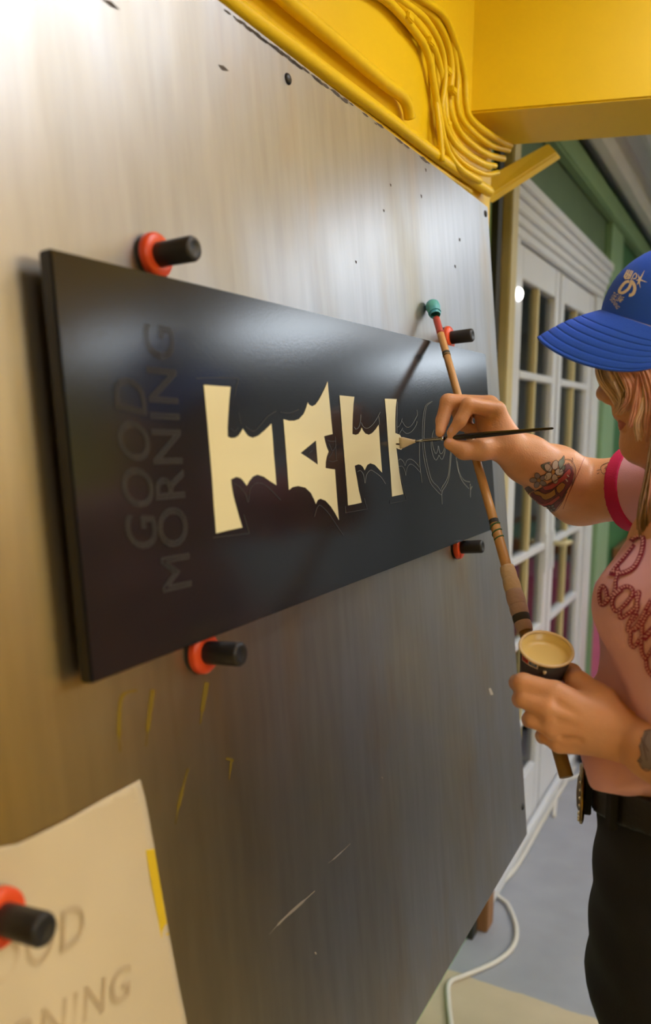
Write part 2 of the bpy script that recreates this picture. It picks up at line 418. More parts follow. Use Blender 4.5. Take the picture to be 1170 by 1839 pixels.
M['panel'] = mat('black_gloss_enamel', (.010, .011, .014), .17, coat=.0, ior=1.6, bump=.03, bscale=400)
M['panel_edge'] = mat('black_panel_edge', (.010, .010, .014), .4)
def floor_mat():
    m = mat('painted_concrete', (.30, .32, .37), .42, bump=.08, bscale=20); N = m.node_tree.nodes; L = m.node_tree.links; b = N['Principled BSDF']
    tc = N.new('ShaderNodeTexCoord'); sp = N.new('ShaderNodeSeparateXYZ'); L.new(tc.outputs['Object'], sp.inputs[0])
    n = N.new('ShaderNodeTexNoise'); n.inputs['Scale'].default_value = 6; n.inputs['Detail'].default_value = 6; L.new(tc.outputs['Object'], n.inputs['Vector'])
    a = N.new('ShaderNodeMath'); a.operation = 'MULTIPLY_ADD'; a.inputs[1].default_value = .05; L.new(n.outputs[0], a.inputs[0]); L.new(sp.outputs[1], a.inputs[2])
    st = N.new('ShaderNodeMath'); st.operation = 'LESS_THAN'; st.inputs[1].default_value = 2.255; L.new(a.outputs[0], st.inputs[0])
    mx = N.new('ShaderNodeMix'); mx.data_type = 'RGBA'; L.new(st.outputs[0], mx.inputs[0])
    mx.inputs[6].default_value = (.37, .39, .44, 1); mx.inputs[7].default_value = (.62, .53, .37, 1)
    m2 = N.new('ShaderNodeMix'); m2.data_type = 'RGBA'; m2.blend_type = 'MULTIPLY'; m2.inputs[0].default_value = .35
    L.new(mx.outputs[2], m2.inputs[6]); L.new(n.outputs[0], m2.inputs[7]); L.new(m2.outputs[2], b.inputs['Base Color']); return m
M['floor'] = floor_mat()
def glow_mat(i, col, s):
    m = bpy.data.materials.new('glow_surface_%d' % i); m.use_nodes = True; N = m.node_tree.nodes; b = N['Principled BSDF']
    b.inputs['Emission Color'].default_value = (*col, 1); b.inputs['Emission Strength'].default_value = s; b.inputs['Base Color'].default_value = (.8, .8, .8, 1); return m

# ---------------------------------------------------------------- room shell
X1, Y0, Y1, ZC = 4.3, -2.4, 11.0, 2.75
struct(box('floor', (-2.2, Y0, -.1), (X1, Y1, 0), M['floor'], bev=0))
ce = struct(box('ceiling', (-2.2, Y0, ZC), (X1, Y1, ZC+.1), M['white_ceiling'], bev=0))
box('ceiling_board', (.16, Y0+.01, ZC-.02), (X1-.04, 1.70, ZC-.0005), M['yellow'], ce, bev=0)
DY0, DY1, DZ = 2.535, 4.20, 2.36                                 # doorway with its frame
struct(box('wall_left', (-.12, Y0, 0), (0, DY0, ZC), M['green_light'], bev=0))
w2 = box('lintel', (-.12, DY0, DZ), (0, DY1, ZC), M['green_dark'], bev=0)
w3 = struct(box('wall_left.001', (-.12, DY1, 0), (0, Y1, ZC), M['green_deep'], bev=0)); w2.parent = w3
struct(box('trim_6', (0, DY1+.01, 0), (.03, 4.55, 2.56), M['green_light'], bev=.003))
struct(box('wall_back.001', (-2.2, 7.2, 0), (-.125, 7.3, ZC), M['backroom'], bev=0))
struct(box('wall_back', (-.12, Y1, 0), (X1, Y1+.1, ZC), M['plaster'], bev=0))
struct(box('wall_front', (-2.2, Y0-.1, 0), (X1, Y0, ZC), M['ochre'], bev=0))
wr = struct(box('wall_right', (X1, Y0, 0), (X1+.1, Y1, ZC), M['plaster'], bev=0))
dd = box('dado', (X1-.03, Y0, 0), (X1-.0005, 5.2, ZC-.02), M['ochre'], wr, bev=0)
dd2 = box('dado', (X1-.03, 5.2, 0), (X1-.0005, Y1, 1.1), M['plaster'], wr, bev=0)
struct(box('wall_side', (-2.3, Y0, 0), (-2.2, Y1, ZC), M['backroom'], bev=0))
# ceiling ribs running along the room beyond the beam
for i in range(9):
    x0 = .10+i*.19
    V, Fc = [], []
    prof = [(-.062, 0), (-.05, -.05), (-.02, -.075), (.02, -.075), (.05, -.05), (.062, 0)]
    for y in (2.2, Y1): V += [(x0+a, y, ZC+b-.0005) for a, b in prof]
    n_ = len(prof); Fc = [(k, k+1, n_+k+1, n_+k) for k in range(n_-1)]+[tuple(range(n_)), tuple(range(2*n_-1, n_-1, -1))]
    obj('rib', V, Fc, M['white_ceiling'], ce)
# green mouldings high on the wall over the doors
struct(box('trim_1', (0, 2.0, 2.56), (.05, Y1, 2.66), M['green_light'], bev=.008))
# yellow bulkhead above the steel board and the cross beam
bh = struct(box('bulkhead', (0, Y0, 2.04), (.15, 1.90, ZC), M['yellow'], bev=.003))
bm_dir = np.array([.369, .079]); bm_dir /= np.linalg.norm(bm_dir)
zb = 2.262
def bq(s, off): p = np.array([.10, 1.735])+bm_dir*s; return p+np.array([0, off])
pts = [(*bq(0, 0), zb), (*bq(4.2, 0), zb), (*bq(4.2, .235), zb), (*bq(0, .235), zb)]
pts += [(p[0], p[1], ZC) for p in pts]
beam = struct(prism8('beam', pts, M['yellow'], bev=.004))
# sloping yellow strut under the beam, past the end of the bulkhead
q1 = [W(843, 333, 1.88), W(873, 358, 1.90), W(1002, 275, 2.12), W(984, 256, 2.12)]; q2 = [p+np.array([.0, .05, .0]) for p in q1]
struct(prism8('trim_2', q1+q2, M['yellow'], bev=.004))
struct(box('trim_3', (0, 2.40, 0), (.02, 2.445, 2.56), M['dark'], bev=.001))
cp = struct(box('trim_4', (0, 2.455, .14), (.045, 2.525, 2.50), M['cream_paint'], bev=.004))
box('foot', (0, 2.455, 0), (.05, 2.525, .14), M['wood'], cp, bev=.004)
struct(box('baseboard_left', (0, 2.61, 0), (.022, 4.15, .05), M['white'], bev=.004))

# door frame
fr = struct(box('door_frame', (-.06, DY0, 0), (.004, 2.71, 2.30), M['white'], bev=.004)); fr.name = 'trim_5'
box('jamb', (-.06, 4.03, 0), (.008, DY1, 2.30), M['white'], fr, bev=.004)
for k, (z0, z1, d) in enumerate(((2.20, 2.232, .012), (2.232, 2.262, .02), (2.262, 2.30, .028), (2.30, 2.33, .036), (2.33, 2.365, .045))):
    box('cornice', (-.06, DY0, z0), (d, DY1+.003*k, z1), M['white'], fr, bev=.004)
def door(name, y0, y1, hside):
    d = struct(box(name, (-.045, y0, .03), (-.005, y0+.070, 2.195), M['white'], bev=.003))
    box('stile', (-.045, y1-.070, .03), (-.005, y1, 2.195), M['white'], d, bev=.003)
    box('rail', (-.044, y0+.070, .03), (-.006, y1-.070, .26), M['white'], d, bev=.003)
    box('rail', (-.044, y0+.070, 2.09), (-.006, y1-.070, 2.195), M['white'], d, bev=.003)
    zs = [.26, .50, .82, 1.14, 1.46, 1.78, 2.09]; ym = (y0+y1)/2
    box('muntin', (-.040, ym-.014, .26), (-.010, ym+.014, 2.09), M['cream_paint'], d, bev=.003)
    for z in zs[1:-1]: box('muntin', (-.038, y0+.070, z-.013), (-.004, y1-.070, z+.013), M['white'], d, bev=.003)
    for a, b in zip(zs[:-1], zs[1:]):
        for q0, q1 in ((y0+.070, ym-.014), (ym+.014, y1-.070)):
            box('pane', (-.027, q0, a+.012), (-.023, q1, b-.012), M['glass'], d, bev=0)
    return d
d1 = door('door_1', 2.715, 3.33, 1); d2 = door('door_2', 3.35, 4.025, -1)
tube('handle', [(-.004, 3.395, 1.135), (.035, 3.395, 1.135), (.045, 3.41, 1.135), (.045, 3.50, 1.13)], .010, M['cream_paint'], d2, seg=10)
box('handle_plate', (-.005, 3.375, 1.03), (0, 3.415, 1.19), M['white'], d2, bev=.002)
box('handle_plate', (-.005, 3.265, 1.03), (0, 3.30, 1.19), M['white'], d1, bev=.002)
# the room behind the panes
sh = thing('storage_shelf', 'dim shelving unit with blue boxes seen through the glazed doors', 'shelf', (-1.2, 4.2, 0))
for z in (.4, .9, 1.4, 1.9): box('shelf', (-1.4, 2.8, z), (-1.0, 6.4, z+.03), M['plaster'], sh)
for y in (2.8, 4.0, 5.2, 6.37): box('upright', (-1.4, y, 0), (-1.0, y+.03, 2.2), M['cream_paint'], sh)
k = 0
for z in (.93, 1.43):
    for j, y in enumerate(np.arange(2.95, 6.2, .42)):
        if (j % 3) == 2: continue
        o = box('storage_box', (-1.35, y, z+.0005), (-1.05, y+.30, z+.24), M['blue_box'] if j % 3 == 0 else M['grey_card'], bev=.006)
        tag(o, ('blue' if j % 3 == 0 else 'grey')+' storage box standing on the shelves behind the glazed doors', 'box', 'blue storage boxes behind the doors' if j % 3 == 0 else 'grey storage boxes behind the doors')
P = onx(938, 528, .016)  # glowing disc stands in for a reflected bright spot on the door
gl = thing('door_glint', 'small round glowing disc standing in for a reflection on the left glazed door', 'reflection', (-.005, P[1], P[2]))
lathe('glint_dome', (-.0045, P[1], P[2]), (1, 0, 0), [(0, .020), (.006, .0215)]+[(.006+.018*math.sin(a), .0215*math.cos(a)) for a in np.linspace(0, 1.57, 8)], glow_mat(90, (1, .97, .9), 7), gl)
lathe('base', (-.005, P[1], P[2]), (1, 0, 0), [(0, 0), (0, .023), (.004, .023), (.004, .019)], M['white'], gl)
bl = thing('back_room_fill', 'unseen strip lamp added to light the room behind the glazed doors', 'light', (-.9, 4.2, 2.6)); box('fill_tube_housing', (-.98, 3.2, 2.68), (-.82, 5.4, 2.749), M['white'], bl); box('fill_tube', (-.93, 3.22, 2.65), (-.87, 5.38, 2.679), glow_mat(91, (.85, .88, 1), 14), bl, bev=.005)  # unseen lamp added to brighten the view through the panes
# ceiling lamps; the last three are added fill
for i, (cx, cy, sx, sy, s, c) in enumerate(LAMPS):
    pos = ['nearest the steel board', 'nearest the added dark bench', 'in the middle of the ceiling', 'at the far end of the room', 'behind the camera, added as fill', 'between the beam and the glazed doors, added as fill', 'by the yellow wall, added to light it up'][i]
    t = thing('ceiling_light', 'flat rectangular ceiling light '+pos, 'light', (cx, cy, ZC-.05))
    zt = ZC-.08 if i == 5 else (ZC-.021 if cy < 1.7 else ZC)
    box('frame', (cx-sx/2-.02, cy-sy/2-.02, zt-.04), (cx+sx/2+.02, cy+sy/2+.02, zt-.001), M['white'], t, bev=.003)
    box('diffuser', (cx-sx/2, cy-sy/2, zt-.046), (cx+sx/2, cy+sy/2, zt-.0405), glow_mat(i, c, s), t, bev=0)

# painted conduits and cables on the bulkhead
cr = thing('cable_run', 'bundle of yellow-painted cables bending down the bulkhead and under the beam', 'cable', (.15, 1.6, 2.2))
def cb(pts, r, par, x=None, name='cable'):
    P = []
    for p in pts:
        P.append(onx(p[0], p[1], p[2]))
    z0 = P[0][2]+.02                                              # and on along the bulkhead towards the front wall
    P = [np.array([P[0][0], Y0+.01, z0]), np.array([P[0][0], P[0][1]-.5, z0])]+P
    return tube(name, catmull(P, 6), r, M['yellow'], par, seg=8)
cc = thing('conduit', 'long straight yellow-painted pipe running just above the steel board', 'pipe', (.16, .8, 2.12))
cb([(300, -100, .166), (398, -8, .166), (560, 112, .166), (700, 215, .166), (788, 283, .166), (850, 325, .166), (880, 345, .166)], .011, cc, name='pipe')
cc2 = thing('conduit', 'yellow-painted pipe above the first one, ending in a downward bend', 'pipe', (.16, .8, 2.2))
cb([(380, -120, .166), (505, -8, .166), (600, 72, .166), (690, 148, .166), (722, 172, .166), (733, 192, .166), (736, 212, .164)], .0105, cc2, name='pipe')
cc3 = thing('conduit', 'thin yellow-painted edge pipe touching the top of the steel board', 'pipe', (.16, .8, 2.1))
cb([(300, -60, .157), (455, 48, .157), (560, 128, .157), (700, 240, .157), (780, 300, .157), (845, 345, .157)], .006, cc3, name='pipe')
rnd = random.Random(2)
bund = [
 [(600, -60), (690, 0), (735, 45), (770, 80), (779, 150), (790, 230), (795, 290)],
 [(640, -60), (712, 0), (752, 45), (783, 95), (797, 160), (806, 230), (838, 275), (880, 300)],
 [(660, -60), (722, 0), (765, 35), (793, 85), (800, 140), (795, 200), (815, 255), (860, 290), (890, 298)],
 [(670, -60), (735, 0), (778, 30), (803, 75), (812, 130), (808, 190), (828, 240), (870, 275), (905, 285)],
 [(680, -60), (745, -5), (785, 20), (808, 60), (822, 130), (822, 190), (838, 225), (880, 260), (915, 270)],
 [(690, -60), (755, -5), (795, 25), (815, 65), (834, 130), (838, 190), (850, 218), (890, 248), (918, 262)],
 [(650, -60), (705, 0), (745, 40), (776, 88), (787, 150), (803, 250), (830, 290), (870, 312), (895, 310)],
 [(630, -60), (700, 4), (742, 52), (768, 95), (783, 170), (800, 260), (826, 302), (862, 325)]]
for i, b in enumerate(bund):
    xs = [.158+.006*(i % 3)]*len(b)
    for j in range(len(b)):
        if b[j][1] > 215: xs[j] = .166+.004*(i % 3)+.012*(j-len(b)+3)*(.5 if j > len(b)-3 else 0)
    cb([(p[0], p[1], x) for p, x in zip(b, xs)], .0058+.0012*(i % 2), cr)
for (px, py) in ((732, 32), (771, 76), (812, 163), (803, 128), (802, 222), (789, 270)):
    P = onx(px, py, .168); box('clip', P-np.array([.006, .012, .006]), P+np.array([.008, .012, .006]), M['yellow'], cr)

# ---------------------------------------------------------------- steel board and what hangs on it
DS = .505
vt = bco(640, 190, DS)[1]; vb = bco(891, 1594, DS)[1]
st = thing('steel_board', 'large worn sheet of bare steel leaning against the yellow bulkhead', 'board', bpt(.9, vb, DS+.004))
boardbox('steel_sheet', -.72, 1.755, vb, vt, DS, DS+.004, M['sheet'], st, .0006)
def slot(y0, y1, v):
    p = [bpt(y0, v-.04, DS+.0045), bpt(y1, v-.04, DS+.0045), bpt(y1, v+.04, DS+.0045), bpt(y0, v+.04, DS+.0045)]
    q = [np.array([.001, a[1], a[2]]) for a in p]
    return prism8('batten', p+q, M['wood'], st)
slot(-.5, -.46, (vb+vt)/2); slot(1.5, 1.54, (vb+vt)/2)
slot(-.5, -.46, vb+.08); slot(1.5, 1.54, vb+.08)
def rivet(px, py):
    P = onb(px, py, DS); lathe('rivet', P, NB, [(0, .007), (.0015, .0068), (.003, .005), (.0038, .002), (.004, 0)], M['black_rubber'], st, seg=12)
for p in ((517, 142), (872, 384), (939, 1449)): rivet(*p)
# chips of bare dark metal along the upper edge, drips and scuffs
mb = lambda px, py: onb(px, py, DS-.0004)
M['chip'] = mat('dark_rust_chip', (.07, .055, .045), .7); M['drip'] = mat('dried_yellow_drip', (.34, .24, .03), .45, metal=.6); M['scratch'] = mat('pale_scratch', (.62, .56, .48), .4, metal=.6)
g = []; rn = random.Random(7)
for k in range(70):
    t = rn.random(); t = t if rn.random() < .5 else .15+.35*t
    x = 398+t*380; y = 2+(x-398)*.744+10+rn.random()*4; s = 1.2+rn.random()*3.2
    g.append(fill_px([[(x-s*2, y-s*1.6), (x+s*.6, y-s*.2), (x+s*2, y+s*1.5), (x+s, y+s*1.5), (x-s, y-s*.2)]], mb))
g.append(fill_px([[(392, 116), (402, 118), (412, 128), (400, 126)]], mb)); g.append(fill_px([[(180, -4), (200, 2), (216, 18), (200, 12)]], mb))
for x, y, s in ((765, 305, 1.5), (702, 332, 1.3), (757, 352, 1.6), (690, 378, 1.2), (640, 470, 1.2), (818, 478, 1.4), (826, 430, 1.5)): g.append(fill_px([[(x-s, y-2*s), (x+s, y-s), (x+s, y+2.5*s), (x, y+2*s)]], mb))
V, Fc = merge(g); tag(obj('paint_chips', V, Fc, M['chip'], st), kind='stuff')
g = []
for path, w in (([(275, 1238), (268, 1290), (262, 1340)], [9, 8, 2]), ([(246, 1240), (220, 1250), (214, 1300), (216, 1350)], [4, 7, 8, 3]), ([(372, 1225), (366, 1260), (360, 1300)], [9, 8, 3]), ([(338, 1380), (325, 1430), (315, 1480)], [3, 6, 2]), ([(406, 1362), (420, 1366)], 5), ([(416, 1365), (412, 1400)], [4, 2])):
    obj('yellow_drip', *ribbon_px(path, w, mb), M['drip'], st)
for G in [ribbon_px([(484, 1678), (505, 1655), (530, 1632), (566, 1600)], [1, 4, 5, 2], mb), ribbon_px([(590, 1550), (603, 1540), (630, 1515)], [1, 2.5, 1], mb), ribbon_px([(566, 1710), (569, 1714)], 3, mb), ribbon_px([(880, 1236), (884, 1248)], 5, mb), ribbon_px([(686, 1395), (688, 1398)], 2, mb)]:
    obj('scratch', *G, M['scratch'], st)

# black sign panel
DP, DPB = .480, .4935
tl, bl, tr, br = bco(105, 443, DP), bco(150, 1230, DP), bco(873, 638, DP), bco(893, 950, DP)
ya = (tl[0]+bl[0])/2; yb = tr[0]; v1 = (tl[1]+tr[1])/2; v0 = (bl[1]+br[1])/2
sp = thing('sign_panel', 'long glossy black sign board half painted with big cream letters', 'sign', bpt((ya+yb)/2, v0, DPB))
boardbox('board', ya, yb, v0, v1, DP, DPB, M['panel'], sp, .0018)
for y_ in (ya+.05, (ya+yb)/2, yb-.09): boardbox('cleat', y_, y_+.04, v0+.02, v1-.02, DPB+.0001, DS-.0002, M['wood'], sp, .001)
mp_ = lambda off: (lambda px, py: onb(px, py, DP-off))
def densify(P): return [tuple(p) for p in P]
C1 = lambda p: crop(350, 670, .1631, p); C2 = lambda p: crop(500, 670, .1631, p); C3 = lambda p: crop(600, 690, .13675, p); C4 = lambda p: crop(700, 690, .15385, p)
T1 = C1([(100, 130), (245, 140), (395, 150), (380, 300), (370, 450), (362, 600), (365, 700), (400, 716), (445, 712), (480, 690), (510, 650), (530, 612), (555, 650), (590, 695), (640, 712), (700, 690), (770, 630), (845, 555), (860, 720), (872, 900), (888, 1080), (900, 1235), (830, 1190), (760, 1140), (690, 1118), (640, 1140), (600, 1190), (572, 1240), (545, 1200), (510, 1160), (460, 1143), (400, 1170), (408, 1250), (425, 1350), (455, 1460), (488, 1580), (525, 1700), (380, 1730), (235, 1765), (210, 1450), (190, 1150), (165, 850), (140, 560), (118, 320)])
A1 = C2([(545, 90), (556, 220), (570, 360), (583, 500), (600, 672), (560, 680), (505, 695), (518, 760), (535, 815), (555, 865), (535, 920), (524, 980), (522, 1045), (575, 1055), (625, 1060), (636, 1200), (650, 1400), (670, 1622), (625, 1540), (580, 1470), (520, 1405), (465, 1383), (435, 1400), (415, 1442), (395, 1390), (360, 1320), (300, 1262), (220, 1243), (160, 1255), (118, 1287), (100, 1050), (80, 780), (58, 508), (120, 525), (180, 525), (230, 505), (280, 450), (305, 390), (325, 322), (345, 352), (375, 365), (410, 348), (445, 300), (480, 235), (515, 165)])
A1h = C2([(248, 880), (320, 820), (415, 742), (425, 870), (436, 1008), (340, 940)])
T2 = C3([(75, 145), (170, 155), (270, 165), (258, 260), (250, 400), (245, 530), (245, 655), (290, 666), (325, 650), (350, 612), (365, 568), (385, 610), (415, 648), (460, 664), (505, 640), (550, 590), (590, 530), (600, 700), (610, 850), (622, 1000), (635, 1162), (590, 1115), (540, 1060), (480, 1038), (440, 1060), (405, 1132), (385, 1090), (355, 1060), (320, 1053), (275, 1070), (285, 1140), (305, 1250), (330, 1400), (368, 1555), (280, 1575), (187, 1592), (170, 1350), (150, 1100), (130, 850), (110, 600), (92, 370)])
T3 = C3([(670, 190), (750, 192), (827, 196), (815, 300), (808, 450), (808, 650), (812, 760), (825, 860), (840, 980), (860, 1150), (885, 1300), (914, 1445), (840, 1460), (765, 1476), (748, 1200), (730, 980), (712, 750), (692, 450)])
for nm, L in (('painted_letter', [T1]), ('painted_letter', [A1, A1h]), ('painted_letter', [T2]), ('painted_letter', [T3])):
    V, Fc = fill_px(L, mp_(.0006)); obj(nm, V, Fc, M['cream'], sp)
V, Fc = fill_px([C3([(806, 640), (870, 665), (930, 780), (830, 775), (812, 780)])], mp_(.0007)); obj('wet_stroke', V, Fc, M['cream'], sp)
V, Fc = fill_px([C3([(815, 795), (860, 800), (920, 790), (912, 835), (885, 862), (845, 852), (815, 830)])], mp_(.0007)); obj('wet_stroke', V, Fc, M['cream'], sp)
lines = [C3(l) for l in ([(270, 560), (290, 590), (330, 560), (350, 480), (355, 400)], [(360, 500), (390, 560), (440, 578), (500, 540), (560, 460), (610, 365)], [(310, 1150), (350, 1135), (390, 1190), (410, 1300), (430, 1190), (480, 1130), (530, 1150), (620, 1220), (680, 1310)], [(590, 420), (600, 530)], [(835, 230), (828, 500), (832, 640)])]
lines2 = [C4(l) for l in ([(85, 505), (120, 480), (150, 400)], [(145, 430), (190, 495), (240, 495), (290, 430), (325, 360)], [(115, 580), (155, 510)], [(150, 535), (200, 575), (260, 550), (310, 480), (320, 430)], [(100, 890), (130, 875), (165, 910), (182, 950), (200, 895), (240, 875), (290, 900), (350, 970)], [(110, 960), (150, 960), (180, 1010), (190, 1065), (205, 980), (240, 935), (290, 955), (360, 1030)],
  [(500, 200), (430, 240), (400, 330), (385, 500), (385, 700), (410, 900), (470, 1130), (540, 1230), (605, 1290), (620, 1240), (670, 1160), (700, 1050), (720, 850), (735, 700)], [(480, 215), (440, 250), (420, 320), (405, 500), (405, 700), (430, 880), (490, 1110), (560, 1190), (600, 1250)], [(600, 1250), (615, 1200), (660, 1130), (690, 1040), (708, 850), (715, 700)], [(610, 1290), (615, 1400)],
  [(520, 530), (500, 600), (505, 720), (540, 810), (562, 770), (570, 720), (585, 790), (600, 812), (625, 790), (640, 740)], [(485, 640), (490, 760), (515, 850), (545, 885), (572, 845), (578, 828), (600, 870), (620, 870), (640, 820), (650, 750)], [(775, 840), (800, 1000), (850, 1130), (930, 1220)], [(790, 900), (815, 1030), (870, 1120), (940, 1140)], [(945, 1160), (945, 1320)], [(950, 1230), (965, 1190)], [(350, 650), (350, 850), (360, 1000), (380, 1150)], [(320, 300), (325, 360)])]
lines3 = [C3([(150, 1690), (290, 1665), (440, 1640)]), C3([(440, 1640), (400, 1500)]), C3([(740, 1565), (850, 1545), (960, 1520)]), C3([(960, 1520), (900, 1300), (860, 1100)]), C3([(150, 1600), (155, 1690)]), C3([(745, 1520), (740, 1565)])]
lines4 = [C1(l) for l in ([(485, 430), (505, 540), (520, 560)], [(395, 610), (440, 640), (480, 600)], [(560, 590), (640, 640), (700, 600), (800, 480), (900, 420)], [(420, 1220), (480, 1240), (560, 1330), (590, 1420), (620, 1260), (700, 1210), (800, 1250), (950, 1400)], [(200, 1810), (400, 1790), (600, 1765)], [(20, 60), (240, 50), (480, 60)], [(480, 60), (440, 250)], [(600, 1765), (540, 1560)])]
lines4 += [C2(l) for l in ([(400, 1580), (430, 1480), (470, 1460), (560, 1550), (660, 1700), (720, 1790)], [(540, 740), (580, 752), (640, 750)], [(560, 780), (600, 855), (640, 790)], [(560, 930), (600, 870)], [(555, 965), (600, 975), (655, 960)], [(340, 880), (380, 850)], [(630, 700), (640, 950)], [(20, 430), (120, 440), (230, 400)])]
for l in lines+lines2: obj('sketch_line', *ribbon_px(l, .75, mp_(.0005)), M['chalk'], sp)
for l in lines3+lines4: obj('sketch_line', *ribbon_px(l, .8, mp_(.0005)), M['chalk_dim'], sp)
def text_mesh(s, size=1, offset=0.0, bevel=.004, fill='NONE', shear=0, space=1.0, extr=0):
    c = bpy.data.curves.new('t', 'FONT'); c.body = s; c.size = size; c.offset = offset; c.fill_mode = fill; c.bevel_depth = bevel; c.bevel_resolution = 0; c.shear = shear; c.space_character = space; c.resolution_u = 4; c.extrude = extr
    o = bpy.data.objects.new('t', c); COL.objects.link(o); bpy.context.view_layer.update()
    me = bpy.data.meshes.new_from_object(o.evaluated_get(bpy.context.evaluated_depsgraph_get())); bpy.data.objects.remove(o)
    V = np.array([v.co[:] for v in me.vertices]); Fc = [tuple(p.vertices) for p in me.polygons]; bpy.data.meshes.remove(me); return V, Fc
def text_on_board(s, pa, pb, ptop, D, bevel, offs, m, parent, name='sketched_word', flip=False, shear=0):
    """pa/pb: px of the start/end of the baseline, ptop: px above the start at cap height"""
    a, b, tp = onb(*pa, D), onb(*pb, D), onb(*ptop, D)
    ex = b-a; ey = tp-a; ey = ey-(ey@ex)/(ex@ex)*ex; gs = []
    V0, _ = text_mesh(s, bevel=0, fill='BOTH', space=1.12, shear=shear); x0, x1 = V0[:, 0].min(), V0[:, 0].max(); h = V0[:, 1].max()
    for off in offs:
        V, Fc = text_mesh(s, offset=off, bevel=bevel/np.linalg.norm(ey)*h, space=1.12, shear=shear)
        W_ = [a+ex*(v[0]-x0)/(x1-x0)+ey*v[1]/h+NB*(v[2]*np.linalg.norm(ey)/h*.5+.0004) for v in V]; gs.append((W_, Fc))
    V, Fc = merge(gs); return obj(name, V, Fc, m, parent)
text_on_board('GOOD', (283, 980), (258, 682), (228, 982), DP-.0003, .00035, (0, -.035), M['chalk_dim'], sp, shear=.15)
text_on_board('MORNING', (343, 1052), (310, 590), (292, 1060), DP-.0003, .00035, (0, -.03), M['chalk_dim'], sp)

# orange magnets with black handles
def magnet(px, py, label, D=DS, L=.043, tilt=(0, 0)):
    P = onb(px, py, D); t = thing('magnet', label, 'magnet', P, 'orange magnets with black handles')
    ax = NB+np.array([0, tilt[0], tilt[1]])
    lathe('disc', P, NB, [(0, 0), (.0002, .0195), (.003, .0205), (.0035, .0205)], M['black_rubber'], t)
    lathe('cap', P+NB*.0035, NB, [(0, .0205), (.0005, .0212), (.006, .0208), (.0082, .0190), (.0086, .013), (.0086, 0)], M['orange'], t)
    lathe('handle', P+NB*.0086, ax, [(0, 0), (0, .0105), (.004, .0114), (L-.003, .0117), (L-.0005, .0104), (L, .007), (L-.001, .0055), (L-.001, 0)], M['black_rubber'], t)
    return t
magnet(270, 461, 'orange round magnet with black handle at the upper left edge of the black panel', tilt=(.0, -.04))
magnet(356, 1171, 'orange round magnet with black handle under the left part of the black panel', tilt=(0, 0))
magnet(800, 608, 'orange round magnet with black handle above the panel beside the bamboo stick', tilt=(0, -.02))
magnet(818, 983, 'orange round magnet with black handle under the right end of the black panel', tilt=(0, .02))
magnet(-12, 1645, 'orange round magnet with black handle pinning the cream paper at the lower left', D=DS-.004)
# cream paper with embossed words
DQ = DS-.0025
pp = thing('paper_sheet', 'large cream paper pattern with faint traced words pinned to the steel', 'paper', onb(120, 1700, DQ))
def paper_map(px, py):
    P = onb(px, py, DQ); lift = 0
    return P+NB*(lift+.0008*math.sin(P[1]*60)*math.sin(P[2]*45))
out = [(250, 1400), (258, 1430), (277, 1522), (290, 1600), (303, 1680), (320, 1765), (335, 1839), (352, 1915), (60, 2080), (-90, 2140), (-120, 1900), (-110, 1560), (-60, 1538), (0, 1521), (30, 1516), (56, 1504), (120, 1472), (190, 1433)]
V, Fc = fill_px([out], paper_map, 22); po = obj('paper', V, Fc, M['paper'], pp, True)
sol = po.modifiers.new('thickness', 'SOLIDIFY'); sol.thickness = .0006; sol.offset = -1
V, Fc = fill_px([[(261, 1527), (277, 1524), (302, 1678), (288, 1684)]], lambda x, y: paper_map(x, y)+NB*.0006); obj('yellow_tape', V, Fc, M['tape'], pp)
M['emboss'] = mat('embossed_line', (.57, .455, .29), .8)
text_on_board('GOOD', (-95, 1815), (150, 1690), (-110, 1735), DQ-.0008, .0005, (0, -.03), M['emboss'], pp)
text_on_board('MORNING', (-120, 1990), (232, 1790), (-135, 1920), DQ-.0008, .0005, (0, -.03), M['emboss'], pp)
for o in pp.children:
    if o.name.startswith('sketched_word'): o.name = 'traced_word'

wb = thing('added_bench', 'unseen dark brown bench added behind the painter to darken the reflections', 'added_bench', (2.6, 3.2, 0))  # unseen bench added to darken what the steel and panel reflect
box('top', (1.9, 1.7, .82), (3.2, 4.6, .88), M['brown_wall'], wb)
for x in (1.95, 3.07):
    for y in (1.75, 4.47): box('leg', (x, y, 0), (x+.08, y+.08, .82), M['brown_wall'], wb)
box('added_cupboard', (2.05, 2.0, .12), (3.0, 4.3, .8), M['brown_wall'], wb)

fm_ = box('added_floor_mat', (1.0, .3, .001), (1.85, 4.6, .014), mat('added_dark_mat', (.05, .035, .02), .7, bump=.3, bscale=80), bev=.003)  # unseen mat added so the lower steel reflects a darker floor
tag(fm_, 'unseen dark brown mat added to darken the floor reflected in the steel', 'mat')
hl_ = thing('fill_tube_light', 'unseen long tube light added to brighten the ribbed ceiling', 'light', (1.7, 4.3, 2.45))  # unseen tube added to throw light up on the ceiling
box('fill_tube', (1.66, 3.5, 2.42), (1.74, 5.1, 2.47), glow_mat(92, (.88, .93, 1), 4), hl_, bev=.01)
for y in (3.7, 4.9): tube('fill_tube_hanger', [(1.7, y, 2.47), (1.7, y, ZC-.08)], .004, M['steel'], hl_, seg=6)

